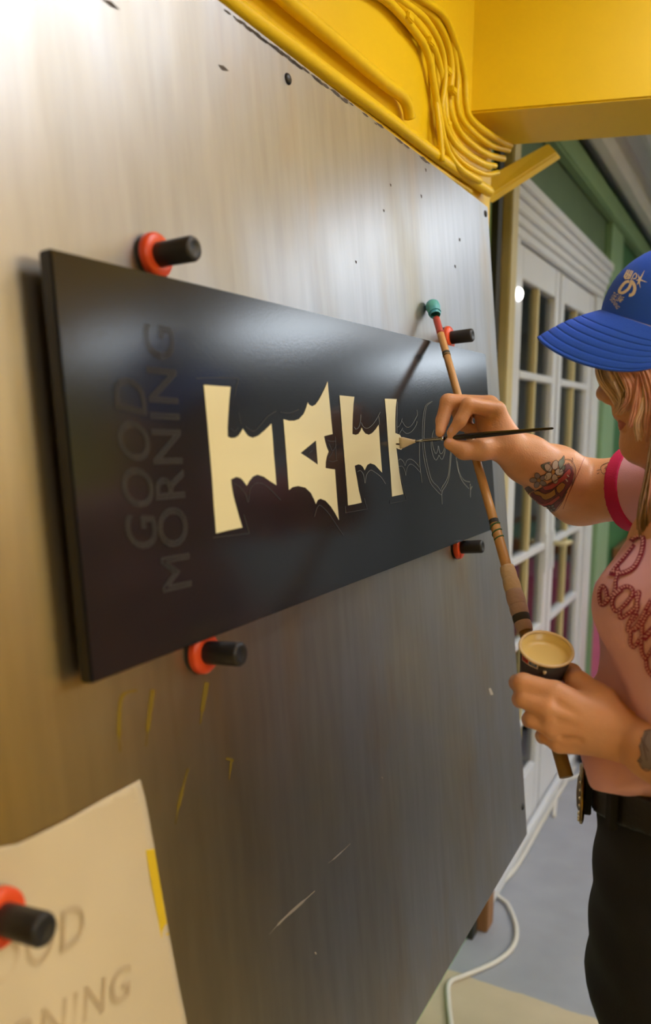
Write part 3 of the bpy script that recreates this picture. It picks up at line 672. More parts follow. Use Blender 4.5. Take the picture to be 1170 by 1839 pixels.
# white cable on the floor
tag(tube('floor_cable', catmull([(.035, 3.9, .008), (.03, 3.3, .008), (.03, 2.9, .008), onz(893, 1600, .008), onz(913, 1625, .008), onz(928, 1665, .008), onz(922, 1700, .008), onz(890, 1728, .008), onz(835, 1752, .008), onz(808, 1765, .008), onz(806, 1800, .008), onz(812, 1860, .008), onz(815, 2000, .008)], 8), .0075, M['cable']),
    'thick white cable looping over the floor beside the steel board', 'cable')
tag(tube('power_cord', catmull([(.06, 3.35, .006), onz(1005, 1408, .006), onz(1030, 1396, .006), onz(1060, 1388, .006), onz(1085, 1390, .006)], 8), .008, M['cable']),
    'short white cord lying on the floor in front of the right door', 'cord')
P = onz(1045, 1383, 0)
lathe('door_stop', (P[0], P[1]+.1, 0), (0, 0, 1), [(0, 0), (0, .03), (.01, .036), (.10, .034), (.125, .02), (.13, 0)], M['black_rubber'], None)
tag(bpy.data.objects['door_stop'], 'small black rounded object on the floor by the right door', 'door stop')

# pink cabinet, worktop and clutter beyond the doors
pc = thing('pink_cabinet', 'glossy pink cabinet standing past the white doors', 'cabinet', (.3, 4.5, 0))
box('body', (.012, 4.23, .05), (.62, 4.80, .83), M['pink'], pc, bev=.012)
box('plinth', (.03, 4.27, 0), (.58, 4.76, .05), M['dark'], pc)
box('drawer_front', (.08, 4.214, .10), (.58, 4.2305, .80), M['pink'], pc, bev=.005)
for px, py in ((1064, 1065), (1072, 1077), (1068, 1091)):
    P = ony(px, py, 4.213); box('bolt', P-np.array([.006, .002, .006]), P+np.array([.006, .001, .006]), M['dark'] if px == 1064 else M['label_white'], pc, bev=.001)
wt = thing('work_table', 'brown wooden worktop behind the pink cabinet', 'table', (.4, 5.4, 0))
box('top', (.012, 4.85, .86), (.8, 6.2, .92), M['wood'], wt)
for x in (.06, .74):
    for y in (4.9, 6.14): box('leg', (x-.03, y-.03, 0), (x+.03, y+.03, .86), M['wood'], wt)
mt = thing('cutting_mat', 'pale green mat lying on the brown worktop', 'mat', (.35, 5.3, .92)); box('mat', (.06, 4.95, .9205), (.7, 5.8, .926), mat('mat_green', (.22, .36, .26), .6), mt)
ct = thing('paper_stack', 'white and grey paper packets stacked on the worktop', 'paper', (.3, 5.9, .92))
for k, (z, m) in enumerate(((.9265, 'white'), (.9865, 'grey_card'), (1.04, 'white'))): box('packet', (.10+.02*k, 5.5, z), (.50+.03*k, 5.95, z+.05), M[m], ct, bev=.004)
tag(tube('hose', catmull([(.16, 5.05, .942), (.14, 5.1, .99), (.2, 5.1, 1.06), (.3, 5.1, 1.07), (.37, 5.08, 1.0), (.37, 5.06, .942)], 8), .014, M['dark']), 'dark curved hose arching on the worktop', 'hose')

# ---------------------------------------------------------------- the painter: joints
nrm = lambda v: np.array(v, float)/np.linalg.norm(v)
br0 = onb(718, 795, DP-.001); 
def brush_at(px):                                               # the brush axis goes from the wet tip out to its free end
    e = W(996, 769, 1.115); lo, hi = 0, 1
    for _ in range(40):
        m = (lo+hi)/2; p = br0+(e-br0)*m; q = p-CAM; x = 585+FPX*(q@R)/(q@F)
        if x < px: lo = m
        else: hi = m
    return br0+(e-br0)*lo
brE = W(996, 769, 1.115); bax = nrm(brE-br0)
dpt = lambda P: float((P-CAM)@F)
db = dpt(brush_at(805))
# right arm
RS = W(1300, 868, 1.12); RE = W(1042, 884, 1.30); RW = W(908, 800, 1.195)
# left arm
LS = W(1480, 930, .74); LE = W(1335, 1432, .77); LW = W(1122, 1322, .885)
# facing directions: hf head, tf torso
rt, up_, fw = R, U, F
def dirc(x, y, z): return nrm(x*R+y*U+z*F)
hf = dirc(-.985, -.08, .14); hf[2] -= .06; hf = nrm(hf); hl = nrm(np.cross([0, 0, 1], hf)); hu = np.cross(hf, hl)
tf = nrm([-.93, -.08, 0]); tl_ = nrm(np.cross([0, 0, 1], tf))   # tl_ = her left
def S(px, py, off=0):                                           # point on the mid plane of the head (off towards her left)
    n0 = hl; P0 = W(1078, 706, 1.03)+hl*off; r = ray(px, py); return CAM+((P0-CAM)@n0)/(r@n0)*r
HC = S(1222, 612)
person = thing('person', 'painter in blue cap, pink printed T-shirt and black jeans holding brush, stick and cup', 'person', (HC[0]+.03, HC[1]-.08, 0))

ax3 = (hf, hl, hu)
B = SDF([.28, .22, 1.0], [1.36, 1.42, 2.0], .0024)
# skull and face
B.ell(HC, ax3, (.092, .074, .098), .01)
B.ell(S(1178, 690), ax3, (.050, .056, .070), .012)
B.ell(S(1188, 745), ax3, (.048, .050, .052), .012)
B.cone(S(1148, 790), S(1158, 798), .015, .017, .008)            # chin
for sd in (-1, 1):
    B.cone(S(1150, 800), S(1215, 760, .048*sd), .017, .020, .02)
    B.ell(S(1150, 700, .030*sd), ax3, (.022, .020, .018), .010)  # cheeks
    B.ell(S(1098, 715, .010*sd), ax3, (.011, .008, .008), .004)  # nostril wings
B.cone(S(1100, 664), S(1087, 704), .0075, .0085, .008)          # nose
B.ell(S(1084, 707), ax3, (.0085, .009, .0085), .005)
B.ell(S(1107, 645), ax3, (.016, .045, .012), .015)              # brow
B.cone(S(1116, 738, -.014), S(1116, 738, .014), .0105, .0105, .008)
B.cone(S(1113, 747, -.010), S(1113, 747, .010), .0055, .0055, .003)
B.cone(S(1121, 765, -.010), S(1121, 765, .010), .0065, .0065, .003)
B.cone(S(1106, 758, -.022), S(1106, 758, .022), .0022, .0022, .002, sub=True)
for sd in (-1, 1): B.ell(S(1094, 657, .031*sd), ax3, (.013, .013, .009), .006, sub=True)
B.chain([S(1235, 720), S(1262, 830), S(1290, 905)], [.055, .052, .062], .03)   # neck
# trunk under the shirt, shoulders
TC = W(1262, 1000, .97)
B.tors(TC, W(1262, 1120, .97), .085, .085, tl_, 1.4, .03)
B.cone(W(1290, 905, .98), RS, .055, .050, .03)
B.cone(W(1290, 905, .98), LS, .055, .046, .03)
# right arm with an elbow fold
B.chain([RS, (RS+RE)/2+U*.002, RE], [.052, .048, .048], .02)
m1 = RE+(RW-RE)*.35; m2 = RE+(RW-RE)*.72
B.chain([RE, m1+U*.001, m2, RW], [.048, .043, .032, .0265], .02)
# left arm
B.chain([LS, LE], [.046, .040], .02)
B.chain([LE, LE+(LW-LE)*.35, LE+(LW-LE)*.72, LW], [.037, .035, .029, .0245], .008)

# ---- right hand, pinching the brush: thumb below, first finger above, the others curled behind
d0 = db
def RP(px, py, dd): return W(px, py, d0+dd)
palm = RP(878, 770, -.022)
mcp = [RP(893, 737, .000), RP(880, 726, .016), RP(868, 726, .034), RP(860, 732, .048)]
for i, q in enumerate(mcp): B.cone(RW+(q-RW)*.12, q, .020, .0125 if i else .013, .012)
B.cone(RP(893, 775, .010), RP(874, 750, .022), .021, .015, .010)
# first finger
B.chain([mcp[0], RP(842, 727, -.008), RP(827, 756, -.008), RP(811, 777, -.004)], [.0125, .0108, .0092, .0068], .0035)
# second finger, longer and farther
B.chain([mcp[1], RP(805, 721, .016), RP(795, 755, .014), RP(791, 777, .007)], [.0125, .0112, .0095, .0072], .0035)
# third and little finger, curled into the palm
B.chain([mcp[2], RP(822, 733, .040), RP(828, 762, .044), RP(850, 772, .036)], [.0118, .0104, .0092, .0080], .003)
B.chain([mcp[3], RP(836, 745, .056), RP(842, 768, .054), RP(858, 774, .042)], [.0108, .0092, .0082, .0072], .003)
# thumb
B.chain([RW+(RP(880, 800, .0)-RW)*.5, RP(866, 807, -.006), RP(834, 809, -.006), RP(807, 797, -.002)], [.021, .0155, .0128, .0082], .006)
# ---- left hand round the cup
def LP(px, py, d): return W(px, py, d)
lm = [LP(997, 1244, .905), LP(988, 1272, .90), LP(994, 1305, .903), LP(1006, 1333, .912)]
for i, q in enumerate(lm): B.cone(LW+(q-LW)*.10, q, .022, (.0135, .0135, .0130, .0120)[i], .010)
B.cone(LP(1085, 1290, .90), LP(1030, 1285, .915), .026, .022, .012)
B.chain([lm[0], LP(940, 1226, .918), LP(930, 1226, .950), LP(944, 1230, .985)], [.0125, .0108, .0095, .0078], .003)
B.chain([lm[1], LP(944, 1254, .915), LP(936, 1256, .950), LP(952, 1262, .985)], [.0130, .0112, .0098, .0080], .003)
B.chain([lm[2], LP(960, 1290, .915), LP(953, 1292, .945), LP(968, 1298, .982)], [.0125, .0108, .0095, .0078], .003)
B.chain([lm[3], LP(984, 1321, .922), LP(976, 1322, .948), LP(988, 1325, .975)], [.0115, .0098, .0086, .0070], .003)
B.chain([LP(1080, 1262, .905), LP(1040, 1228, .935), LP(1026, 1210, .965), LP(1012, 1204, .995)], [.020, .0135, .0115, .0088], .006)
for a, b in zip(lm[:-1], lm[1:]):                               # hollows between the knuckles
    B.cone((a+b)/2-fw*.016+rt*.002, (a*.7+LW*.3+b*.7-LW*.0)/1.4*0+((a+b)/2*.75+LW*.25)-fw*.021, .003, .002, .006, sub=True)
# elbow fold
for p, q in (((1050, 822), (1030, 868)), ((1030, 868), (1012, 912))):
    a_, b_ = W(*p, 1.2), W(*q, 1.2)
EF = []
body = B.obj('body', M['skin'], person, 2)
bc = caster(body, .0004)
# nails
def nail(px, py, w, h, ang):
    c, s = math.cos(ang), math.sin(ang)
    L = [(px+w*math.cos(t)*c-h*math.sin(t)*s, py+w*math.cos(t)*s+h*math.sin(t)*c) for t in np.linspace(0, 2*math.pi, 14)[:-1]]
    V, Fc = fill_px([L], bc, 2.5)
    if Fc: obj('fingernail', V, Fc, M['nail'], body, True)
nail(811, 772, 3.4, 5.5, .55); nail(806, 791, 6, 3.2, .35)
# fold at the elbow
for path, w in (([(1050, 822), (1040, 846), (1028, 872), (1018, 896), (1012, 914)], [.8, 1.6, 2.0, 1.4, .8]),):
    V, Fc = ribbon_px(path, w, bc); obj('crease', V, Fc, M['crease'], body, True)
# lips, eye
V, Fc = fill_px([[(1109, 757), (1113, 753), (1119, 756), (1126, 761), (1121, 768), (1115, 773), (1110, 766)]], caster(body, .0006), 3); obj('lips', V, Fc, M['lip'], body, True)
e = S(1098, 657, .030); ey = thing('eye', None, None, e); del ey
bpy.data.objects.remove(bpy.data.objects['eye'])
B2 = lathe('eye', e-hf*.011, hf, [(.011*(1-math.cos(a)), .011*math.sin(a)) for a in np.linspace(0, math.pi, 12)], M['eye'], body)
lathe('iris', e+hf*.0092, hf, [(0, .0055), (.0012, .004), (.0018, 0)], M['iris'], body)

# tattoos on the skin
def tattoo(loops, par): 
    for polys, m, off in loops:
        gs = [fill_px([L], caster_cache(off), 3) for L in polys]; gs = [q for q in gs if q[1]]
        if gs: V, Fc = merge(gs); tag(obj('tattoo_colour', V, Fc, M[m], par, True), kind='stuff')
_cc = {}
def caster_cache(off):
    if off not in _cc: _cc[off] = caster(body, off)
    return _cc[off]
def tlines(par, paths, w, m='ink', off=.0006, closed=False):
    gs = [ribbon_px(p, w, caster_cache(off), n=4, closed=closed) for p in paths]; gs = [q for q in gs if q[1]]
    if gs: V, Fc = merge(gs); tag(obj('tattoo_outline', V, Fc, M[m], par, True), kind='stuff')
Z = lambda p: crop(920, 800, .1197, p)
def petals(cx, cy, r, n, ph, sq=1.0):
    out = []
    for k in range(n):
        a = ph+2*math.pi*k/n; c = (cx+math.cos(a)*r*.62, cy+math.sin(a)*r*.62*sq)
        out.append([(c[0]+r*.42*math.cos(t)*math.cos(a)-r*.30*math.sin(t)*math.sin(a), c[1]+(r*.42*math.cos(t)*math.sin(a)+r*.30*math.sin(t)*math.cos(a))*sq) for t in np.linspace(0, 2*math.pi, 13)[:-1]])
    return out
heart = [(285, 720), (330, 690), (430, 640), (560, 560), (760, 450), (790, 290), (850, 270), (905, 330), (930, 430), (900, 560), (830, 660), (760, 830), (640, 985), (520, 975), (400, 900), (300, 820)]
red = [(450, 600), (560, 590), (700, 490), (800, 400), (860, 345), (885, 400), (850, 470), (760, 540), (600, 650), (500, 670)]
low = [(380, 820), (450, 860), (560, 840), (700, 745), (720, 780), (600, 880), (480, 905), (400, 870)]
gold1 = [(330, 690), (400, 672), (450, 700), (500, 720), (580, 690), (640, 650), (655, 730), (590, 780), (510, 810), (465, 790), (430, 745), (360, 730)]
gold2 = [(665, 625), (740, 550), (800, 585), (770, 650), (710, 710), (680, 690)]
leafs = [[(428, 295), (560, 248), (570, 330), (520, 385), (480, 370)], [(690, 250), (740, 200), (776, 160), (785, 250), (755, 320), (715, 360)], [(700, 400), (740, 330), (790, 300), (800, 340), (760, 380)]]
dleaf = [[(110, 660), (180, 640), (250, 605), (300, 640), (340, 665), (280, 700), (215, 735), (200, 680)]]
fl1 = petals(612, 395, 150, 5, -1.25, 1.15); fl2 = petals(400, 515, 130, 5, -.6, .85)
fl3 = petals(590, 930, 70, 5, .2, .8)
tattoo([([Z(heart)], 't_wine', .0005), ([Z(red)], 't_red', .0007), ([Z(low)], 't_red', .0007), ([Z(gold1), Z(gold2)], 't_gold', .0008), ([Z(l) for l in leafs], 't_leaf', .0007), ([Z(l) for l in dleaf], 'ink_soft', .0007),
        ([Z(l) for l in fl2+fl3], 't_grey', .0009), ([Z(l) for l in fl1], 't_petal', .0010), ([Z([(590, 350), (625, 350), (635, 400), (605, 430), (588, 400)]), Z([(370, 490), (420, 485), (430, 520), (395, 545), (365, 520)])], 't_gold', .0012)], body)
tlines(body, [Z(heart), Z(red), Z(low), Z(gold1), Z(gold2)]+[Z(l) for l in leafs+dleaf+fl1+fl2+fl3], .75, off=.0013, closed=True)
tlines(body, [Z([(790, 215), (850, 215), (900, 250), (945, 340), (945, 450), (900, 600)]), Z([(900, 190), (905, 245)]), Z([(760, 740), (840, 640)]), Z([(740, 780), (830, 690)]), Z([(700, 830), (800, 740)]), Z([(660, 640), (650, 690), (690, 730)])], .9, off=.0013)
tlines(body, [Z([(820, 440), (850, 470)]), Z([(800, 500), (830, 540)])], 2.2, 't_petal', off=.0014)
Y2 = lambda p: crop(860, 780, .265, p)
tlines(body, [Y2([(835, 250), (830, 225), (850, 205), (890, 190), (925, 170)]), Y2([(830, 240), (805, 245)]), Y2([(835, 255), (850, 270), (880, 255), (915, 225)]), Y2([(820, 262), (805, 270)]), Y2([(855, 235), (865, 222), (885, 218)]), Y2([(885, 195), (895, 215), (890, 240)])], .9)
tattoo([([Y2([(860, 235), (870, 225), (880, 230), (870, 245)])], 't_red', .0007)], body)
K2 = lambda p: crop(870, 920, .272, p)
rose = [(1060, 1450), (1100, 1440), (1140, 1460), (1150, 1600), (1100, 1700), (1050, 1690), (1025, 1640), (1040, 1600), (1028, 1540)]
tattoo([([K2(rose)], 't_grey', .0006)], body)
tlines(body, [K2(rose), K2([(1040, 1490), (1060, 1560), (1080, 1640)]), K2([(1080, 1460), (1060, 1520), (1090, 1580)]), K2([(1015, 1640), (1040, 1650), (1040, 1625), (1018, 1640)])], 1.6, 'ink_soft', off=.0009, closed=False)

# ---------------------------------------------------------------- T-shirt
def torso(Bd, g=0):
    Bd.tors(W(1300, 925, .96), W(1279, 1075, .965), .080+g, .110+g, tl_, 1.38, .035)
    Bd.tors(W(1279, 1075, .965), W(1268, 1180, .965), .110+g, .110+g, tl_, 1.32, .03)
    Bd.tors(W(1268, 1180, .965), W(1262, 1330, .965), .110+g, .124+g, tl_, 1.30, .04)
    Bd.tors(W(1262, 1330, .965), W(1262, 1500, .965), .124+g, .126+g, tl_, 1.32, .03)
SA = RS+(RE-RS)*.0; sax = nrm(RE-RS)
SE = None
# where the sleeve ends: on the arm axis at pixel 1110
for t_ in np.linspace(0, 1, 400):
    P = RS+(RE-RS)*t_; q = P-CAM
    if 585+FPX*(q@R)/(q@F) <= 1131: SE = P; break
H = SDF([.25, .30, 1.10], [1.40, 1.40, 1.76], .0034)
torso(H)
H.cone(W(1278, 912, .99), RS, .060, .064, .03)
H.cone(RS, SE+sax*.05, .062, .0595, .03, clip=[(SE, sax)])
H.cone(W(1290, 912, .97), LS, .060, .060, .03)
H.cone(LS, LS+(LE-LS)*.5, .060, .056, .02, clip=[(LS+(LE-LS)*.42, nrm(LE-LS))])
H.ell(W(1150, 1080, .93), (tf, tl_, np.array([0, 0, 1.])), (.038, .055, .045), .03)
hemz = W(1062, 1390, 1.0)[2]
hfr = W(1262, 1400, .965)+tf*.12; hfr[2] = hemz; tlt = nrm(np.array([0, 0, 1.])-.30*tl_)
H.cut(hfr, -tlt)
def shirt_fold(x, y, z):
    u = (x*tl_[0]+y*tl_[1])
    a = .0040*np.sin(60*u+22*z+3*np.sin(14*z))*np.clip((1.50-z)/.2, 0, 1)
    b = .0075*np.sin(38*(z+.60*u)+4*np.sin(9*u))*np.clip((1.55-z)/.15, 0, 1)*np.clip((z-1.15)/.1, 0, 1)
    return a+b
H.fold(shirt_fold)
tshirt = H.obj('tshirt', M['shirt'], person, 2)
T_ = SDF(SE-.10, SE+.10, .0022)
T_.cone(SE-sax*.07, SE+sax*.07, .0625, .0625, .002, clip=[(SE+sax*.0015, sax), (SE-sax*.020, -sax)])
T_.cone(SE-sax*.2, SE+sax*.2, .0555, .0555, .001, sub=True)
T_.obj('sleeve_trim', M['magenta'], tshirt, 1)
# rope lettering
tc_ = caster(tshirt, .0012); tc2 = caster(tshirt, .0020)
Q = lambda p: crop(1050, 940, .1631, p)
strokes = [([(525, 205), (565, 160), (640, 150), (658, 215), (630, 350), (560, 480), (470, 540), (390, 556), (330, 530)], 6.0), ([(560, 240), (450, 380), (360, 480), (300, 560)], 4.2), ([(370, 480), (385, 540), (365, 600), (355, 650), (350, 730), (300, 815), (240, 885), (195, 895), (178, 830), (180, 740), (215, 695), (248, 740), (258, 800), (255, 830)], 4.6),
 ([(230, 870), (310, 800), (400, 730), (470, 700), (530, 725), (535, 790), (480, 870), (400, 950), (345, 960), (315, 880), (345, 800), (420, 735)], 5.0), ([(400, 950), (408, 1040), (480, 1000), (560, 935), (592, 860), (610, 765), (575, 790), (590, 880), (585, 960), (510, 1080), (490, 1175), (545, 1165), (610, 1090), (680, 960), (745, 840)], 5.0),
 ([(500, 1170), (520, 1230), (515, 1320), (560, 1360), (625, 1260)], 4.6), ([(545, 1185), (640, 1110), (700, 1010), (790, 950)], 5.0), ([(645, 1120), (640, 1260), (640, 1400), (680, 1485), (740, 1410), (790, 1330)], 4.8), ([(655, 1275), (740, 1190), (790, 1140)], 8.0), ([(690, 1500), (700, 1590), (745, 1665), (800, 1700)], 5.0), ([(600, 1000), (560, 1060), (500, 1110)], 3.0)]
for P, w in strokes:
    V, Fc = ribbon_px([q for q in Q(P) if q[0] < 1182], w*1.6, tc_, n=7); letter = obj('rope_lettering', V, Fc, M['print_dark'], tshirt)
    C = catmull(Q(P), 10); gs = []; acc = 0
    for i in range(1, len(C)-1):
        acc += np.linalg.norm(C[i]-C[i-1])
        if acc > 4.8:
            acc = 0; t = nrm(C[i+1]-C[i-1]); n2 = np.array([-t[1], t[0]]); dv = nrm(t*.62+n2*.78)*w*.60; s2 = nrm(t*.78-n2*.62)*1.35
            gs.append(fill_px([[tuple(C[i]-dv), tuple(C[i]-dv*.3+s2), tuple(C[i]+dv*.3+s2), tuple(C[i]+dv), tuple(C[i]+dv*.3-s2), tuple(C[i]-dv*.3-s2)]], tc2))
    gs = [q for q in gs if q[1]]
    if gs: V, Fc = merge(gs); tag(obj('rope_strands', V, Fc, M['print_light'], tshirt), kind='stuff')
V, Fc = fill_px([Q([(275, 575), (340, 470), (385, 500), (395, 560), (340, 590)])], tc_, 4); obj('rope_lettering', V, Fc, M['print_dark'], tshirt)

# ---------------------------------------------------------------- jeans, belt, shoes
J = SDF([.20, .18, .02], [1.05, 1.22, 1.30], .0075)
wc = W(1262, 1400, .965); wz = hemz+.02
wc = np.array([wc[0], wc[1], 0])
z_ = np.array([0, 0, 1.])
hipc = wc+tf*-.005
J.tors(wc+z_*(wz-.01), hipc+z_*.98, .112, .122, tl_, 1.28, .03)
for sd in (-1, 1):
    hp = hipc+tl_*.082*sd+z_*.92-tf*.008; kn = hipc+tl_*.095*sd-tf*.004+z_*.52; an = hipc+tl_*.105*sd-tf*.01+z_*.09
    J.cone(hp, kn, .092, .068, .03); J.cone(kn, an, .070, .056, .03)
J.fold(lambda x, y, z: .0035*np.sin(55*z+30*(x-y)+3*np.sin(40*y))*np.clip((1.0-z)/.3, 0, 1)+.002*np.sin(90*z+20*x))
J.cut(hfr+tlt*.004, tlt); J.cut((0, 0, .055), (0, 0, -1))
jeans = J.obj('jeans', M['denim'], person, 2)
for sd in (-1, 1):
    fc_ = hipc+tl_*.105*sd; fx = nrm(tf+tl_*.15*sd)
    K = SDF(fc_-.22+z_*.22-z_*.02, fc_+.24-z_*.08, .005)
    K.cone(fc_-fx*.05+z_*.045, fc_+fx*.12+z_*.035, .036, .030, .02); K.cone(fc_-fx*.03+z_*.05, fc_-fx*.01+z_*.10, .042, .045, .02)
    K.cut((0, 0, .012), (0, 0, -1)); sh_ = K.obj('shoe', M['leather'], person, 1)
    K = SDF(fc_-.22+z_*.20-z_*.02, fc_+.24-z_*.08, .005)
    K.cone(fc_-fx*.05+z_*.02, fc_+fx*.12+z_*.02, .042, .037, .01); K.cut((0, 0, .001), (0, 0, -1)); K.cut((0, 0, .016), (0, 0, 1)); K.obj('sole', M['label_white'], sh_, 0)
bz = wz-.045
Bt = SDF([.20, .18, bz-.13], [1.05, 1.22, bz+.13], .004)
Bt.tors(wc+z_*(bz+.15), hipc+z_*(bz-.15), .1215, .1235, tl_, 1.28, .002)
bfr = hfr.copy(); bfr[2] = bz; Bt.cut(bfr+tlt*.019, tlt); Bt.cut(bfr-tlt*.019, -tlt)
belt = Bt.obj('belt', M['leather'], person, 1)
bkx = nrm(tf+tl_*.10)
bkc = wc+z_*bz+bkx*.128
cl_ = np.cross(z_, bkx)
prof = [(0, 0), (0, .030), (.002, .034), (.0045, .034), (.006, .030), (.0065, .022), (.009, .016), (.010, 0)]
V = []; n_ = 32
for h, r in prof:
    for k in range(n_):
        a = 2*math.pi*k/n_; rr = r*(1+.03*math.cos(12*a)*(r > .025)); V.append(bkc+bkx*h+cl_*rr*1.25*math.cos(a)+z_*rr*math.sin(a))
Fc = [(i*n_+k, i*n_+(k+1) % n_, (i+1)*n_+(k+1) % n_, (i+1)*n_+k) for i in range(len(prof)-1) for k in range(n_)]
buckle = obj('buckle', V, Fc, M['gold'], belt, True)
for k in range(22):
    a = 2*math.pi*k/22; P = bkc+bkx*.0055+cl_*.0305*1.25*math.cos(a)+z_*.0305*math.sin(a)
    lathe('stud', P, bkx, [(0, .0022), (.0014, .0018), (.0022, 0)], M['stone'], belt, 8)
for q in (.2, .75, -.6):                                         # belt loops
    a = q; c0 = wc+tf*math.cos(a)*.1285+tl_*math.sin(a)*.1285*1.28+z_*bz; nn = nrm(tf*math.cos(a)*1.28+tl_*math.sin(a)); ss = np.cross(z_, nn)
    prism8('belt_loop', [c0+ss*x+nn*y+z_*zz for zz in (-.026-.0+(c0-bfr)@tl_*.30, .026+(c0-bfr)@tl_*.30) for x, y in ((-.006, -.008), (.006, -.008), (.006, .0005), (-.006, .0005))], M['denim'], belt, .001)

# ---------------------------------------------------------------- cap
cpa = math.radians(28); cf = hf*math.cos(cpa)+hu*math.sin(cpa); cu = hu*math.cos(cpa)-hf*math.sin(cpa); crl = math.radians(9); cl0 = hl*math.cos(crl)-cu*math.sin(crl); cu = cu*math.cos(crl)+hl*math.sin(crl)
CC = S(1078, 563)-cf*.100                                                # centre of the crown opening
def capw(f_, l_, u_): return CC+cf*f_+cl0*l_+cu*u_
cap = bpy.data.objects.new('cap', None)
rows = []; nu, nv = 40, 14
V = []; Fc = []
rf, rb_, rl = .098, .098, .080
def crown_pt(a, b):                                              # a around (0 = front), b 0 rim .. 1 top
    ca, sa = math.cos(a), math.sin(a); r_f = rf if ca > 0 else rb_
    prof = (1-b**2.3)**.5 if b < 1 else 0
    fr_ = max(0, ca)**3
    h = .118*b
    lean = .030*fr_*b*(1-b)                                      # tall foam front
    return capw(ca*(r_f*prof+lean), sa*rl*prof, h-.004+.012*(1-b)*(0 if ca < 0 else .0))
for j in range(nv+1):
    for i in range(nu): V.append(crown_pt(2*math.pi*i/nu, j/nv))
for j in range(nv):
    for i in range(nu): Fc.append((j*nu+i, j*nu+(i+1) % nu, (j+1)*nu+(i+1) % nu, (j+1)*nu+i))
crown = obj('cap', V, Fc, M['blue'], person, True); crown['label'] = 'blue baseball cap with cream print and curved stitched brim'
sol = crown.modifiers.new('t', 'SOLIDIFY'); sol.thickness = .003; sol.offset = -1
def brim_pt(u, v, dz=0):                                         # u -1..1 across, v 0 at the crown .. 1 at the rim
    a = u*math.radians(80); P0 = capw(math.cos(a)*rf*1.004, math.sin(a)*rl*1.006, .001)
    bf = nrm(hf-hu*.25); bn = nrm(hu+hf*.25)
    w = max(0, 1-abs(u)**3)**.5
    return P0+(bf*(.080*w)+hl*(.012*u*math.sqrt(w+.02))-bn*(.042*abs(u)**1.2*w**.5))*v+bn*(dz+.004*math.sin(math.pi*v)*w)
nu2, nv2 = 64, 70; V = []; Fc = []
for j in range(nv2+1):
    for i in range(nu2+1):
        v = j/nv2; st_ = .00055*(1 if v < .3 else 0) if False else 0
        g_ = -.0013*max(0, math.cos((v-.30)/.13*2*math.pi))**5 if v > .28 else 0
        V.append(brim_pt(-1+2*i/nu2, v, g_))
for j in range(nv2):
    for i in range(nu2): Fc.append((j*(nu2+1)+i, j*(nu2+1)+i+1, (j+1)*(nu2+1)+i+1, (j+1)*(nu2+1)+i))
brim = obj('brim', V, Fc, M['blue'], crown, True); sol = brim.modifiers.new('t', 'SOLIDIFY'); sol.thickness = .0042; sol.offset = -1
for v_ in (.30, .43, .56, .69, .82):
    tube('stitch_line', [brim_pt(-.97+1.94*i/40, v_, -.0012) for i in range(41)], .00045, M['blue'], crown, seg=5)
tube('cord', [crown_pt(a, .045)+nrm(crown_pt(a, .045)-CC)*.0015+cu*.001 for a in np.linspace(-1.45, 1.45, 40)], .0017, M['cord'], crown, seg=8)
lathe('button', capw(0, 0, .112), cu, [(0, .008), (.004, .007), (.006, 0)], M['blue'], crown, 14)
kc = caster(crown, .0005)
G = lambda p: crop(1060, 440, .094, p)
def logo(name, geos):
    geos = [g for g in geos if g[1]]
    if geos: V, Fc = merge(geos); obj(name, V, Fc, M['cap_print'], crown, True)
logo('cap_numeral', [ribbon_px(G([(760, 700), (680, 720), (590, 830), (570, 900), (640, 915), (740, 840), (790, 740), (800, 680)]), 5.0, kc), ribbon_px(G([(800, 690), (840, 740), (865, 830), (840, 920), (790, 960), (755, 955)]), 5.6, kc), ribbon_px(G([(780, 700), (810, 640), (840, 580), (880, 545), (900, 580), (880, 640), (830, 650)]), 1.8, kc)])
logo('cap_star', [ribbon_px(G(p), [.5, 2.0, 4.0], kc, smooth=False) for p in ([(1050, 490), (1000, 590), (960, 660)], [(1095, 715), (1010, 685), (955, 665)], [(970, 825), (950, 740), (955, 660)], [(925, 560), (940, 610), (955, 665)], [(885, 680), (920, 675), (960, 665)], [(905, 770), (930, 720), (958, 665)])])
logo('cap_word', [ribbon_px(G(p), 2.1, kc, smooth=False) for p in ([(730, 480), (660, 610)], [(765, 480), (700, 620)], [(800, 490), (730, 640)], [(830, 500), (765, 640)], [(660, 610), (680, 650), (770, 640)], [(700, 540), (790, 600)], [(680, 600), (690, 640)])])
def logo_text(s, a, b, t, m='cap_print'):
    V, Fc = text_mesh(s, bevel=0, fill='BOTH'); x0, x1 = V[:, 0].min(), V[:, 0].max(); h = V[:, 1].max()
    a, b, t = [np.array(G([p])[0]) for p in (a, b, t)]; ey = t-a
    W_ = [kc(*(a+(b-a)*(v[0]-x0)/(x1-x0)+ey*v[1]/h)) for v in V]; ok = [w is not None for w in W_]
    W_ = [w if w is not None else np.zeros(3) for w in W_]; Fc = [f for f in Fc if all(ok[i] for i in f)]
    if Fc: obj('cap_word', W_, Fc, M[m], crown)
logo_text('THE LEAF', (395, 1005), (590, 1105), (470, 900)); logo_text('SIGNING', (385, 1040), (520, 1230), (450, 1000))
logo_text('LE', (540, 1040), (600, 1105), (590, 990))

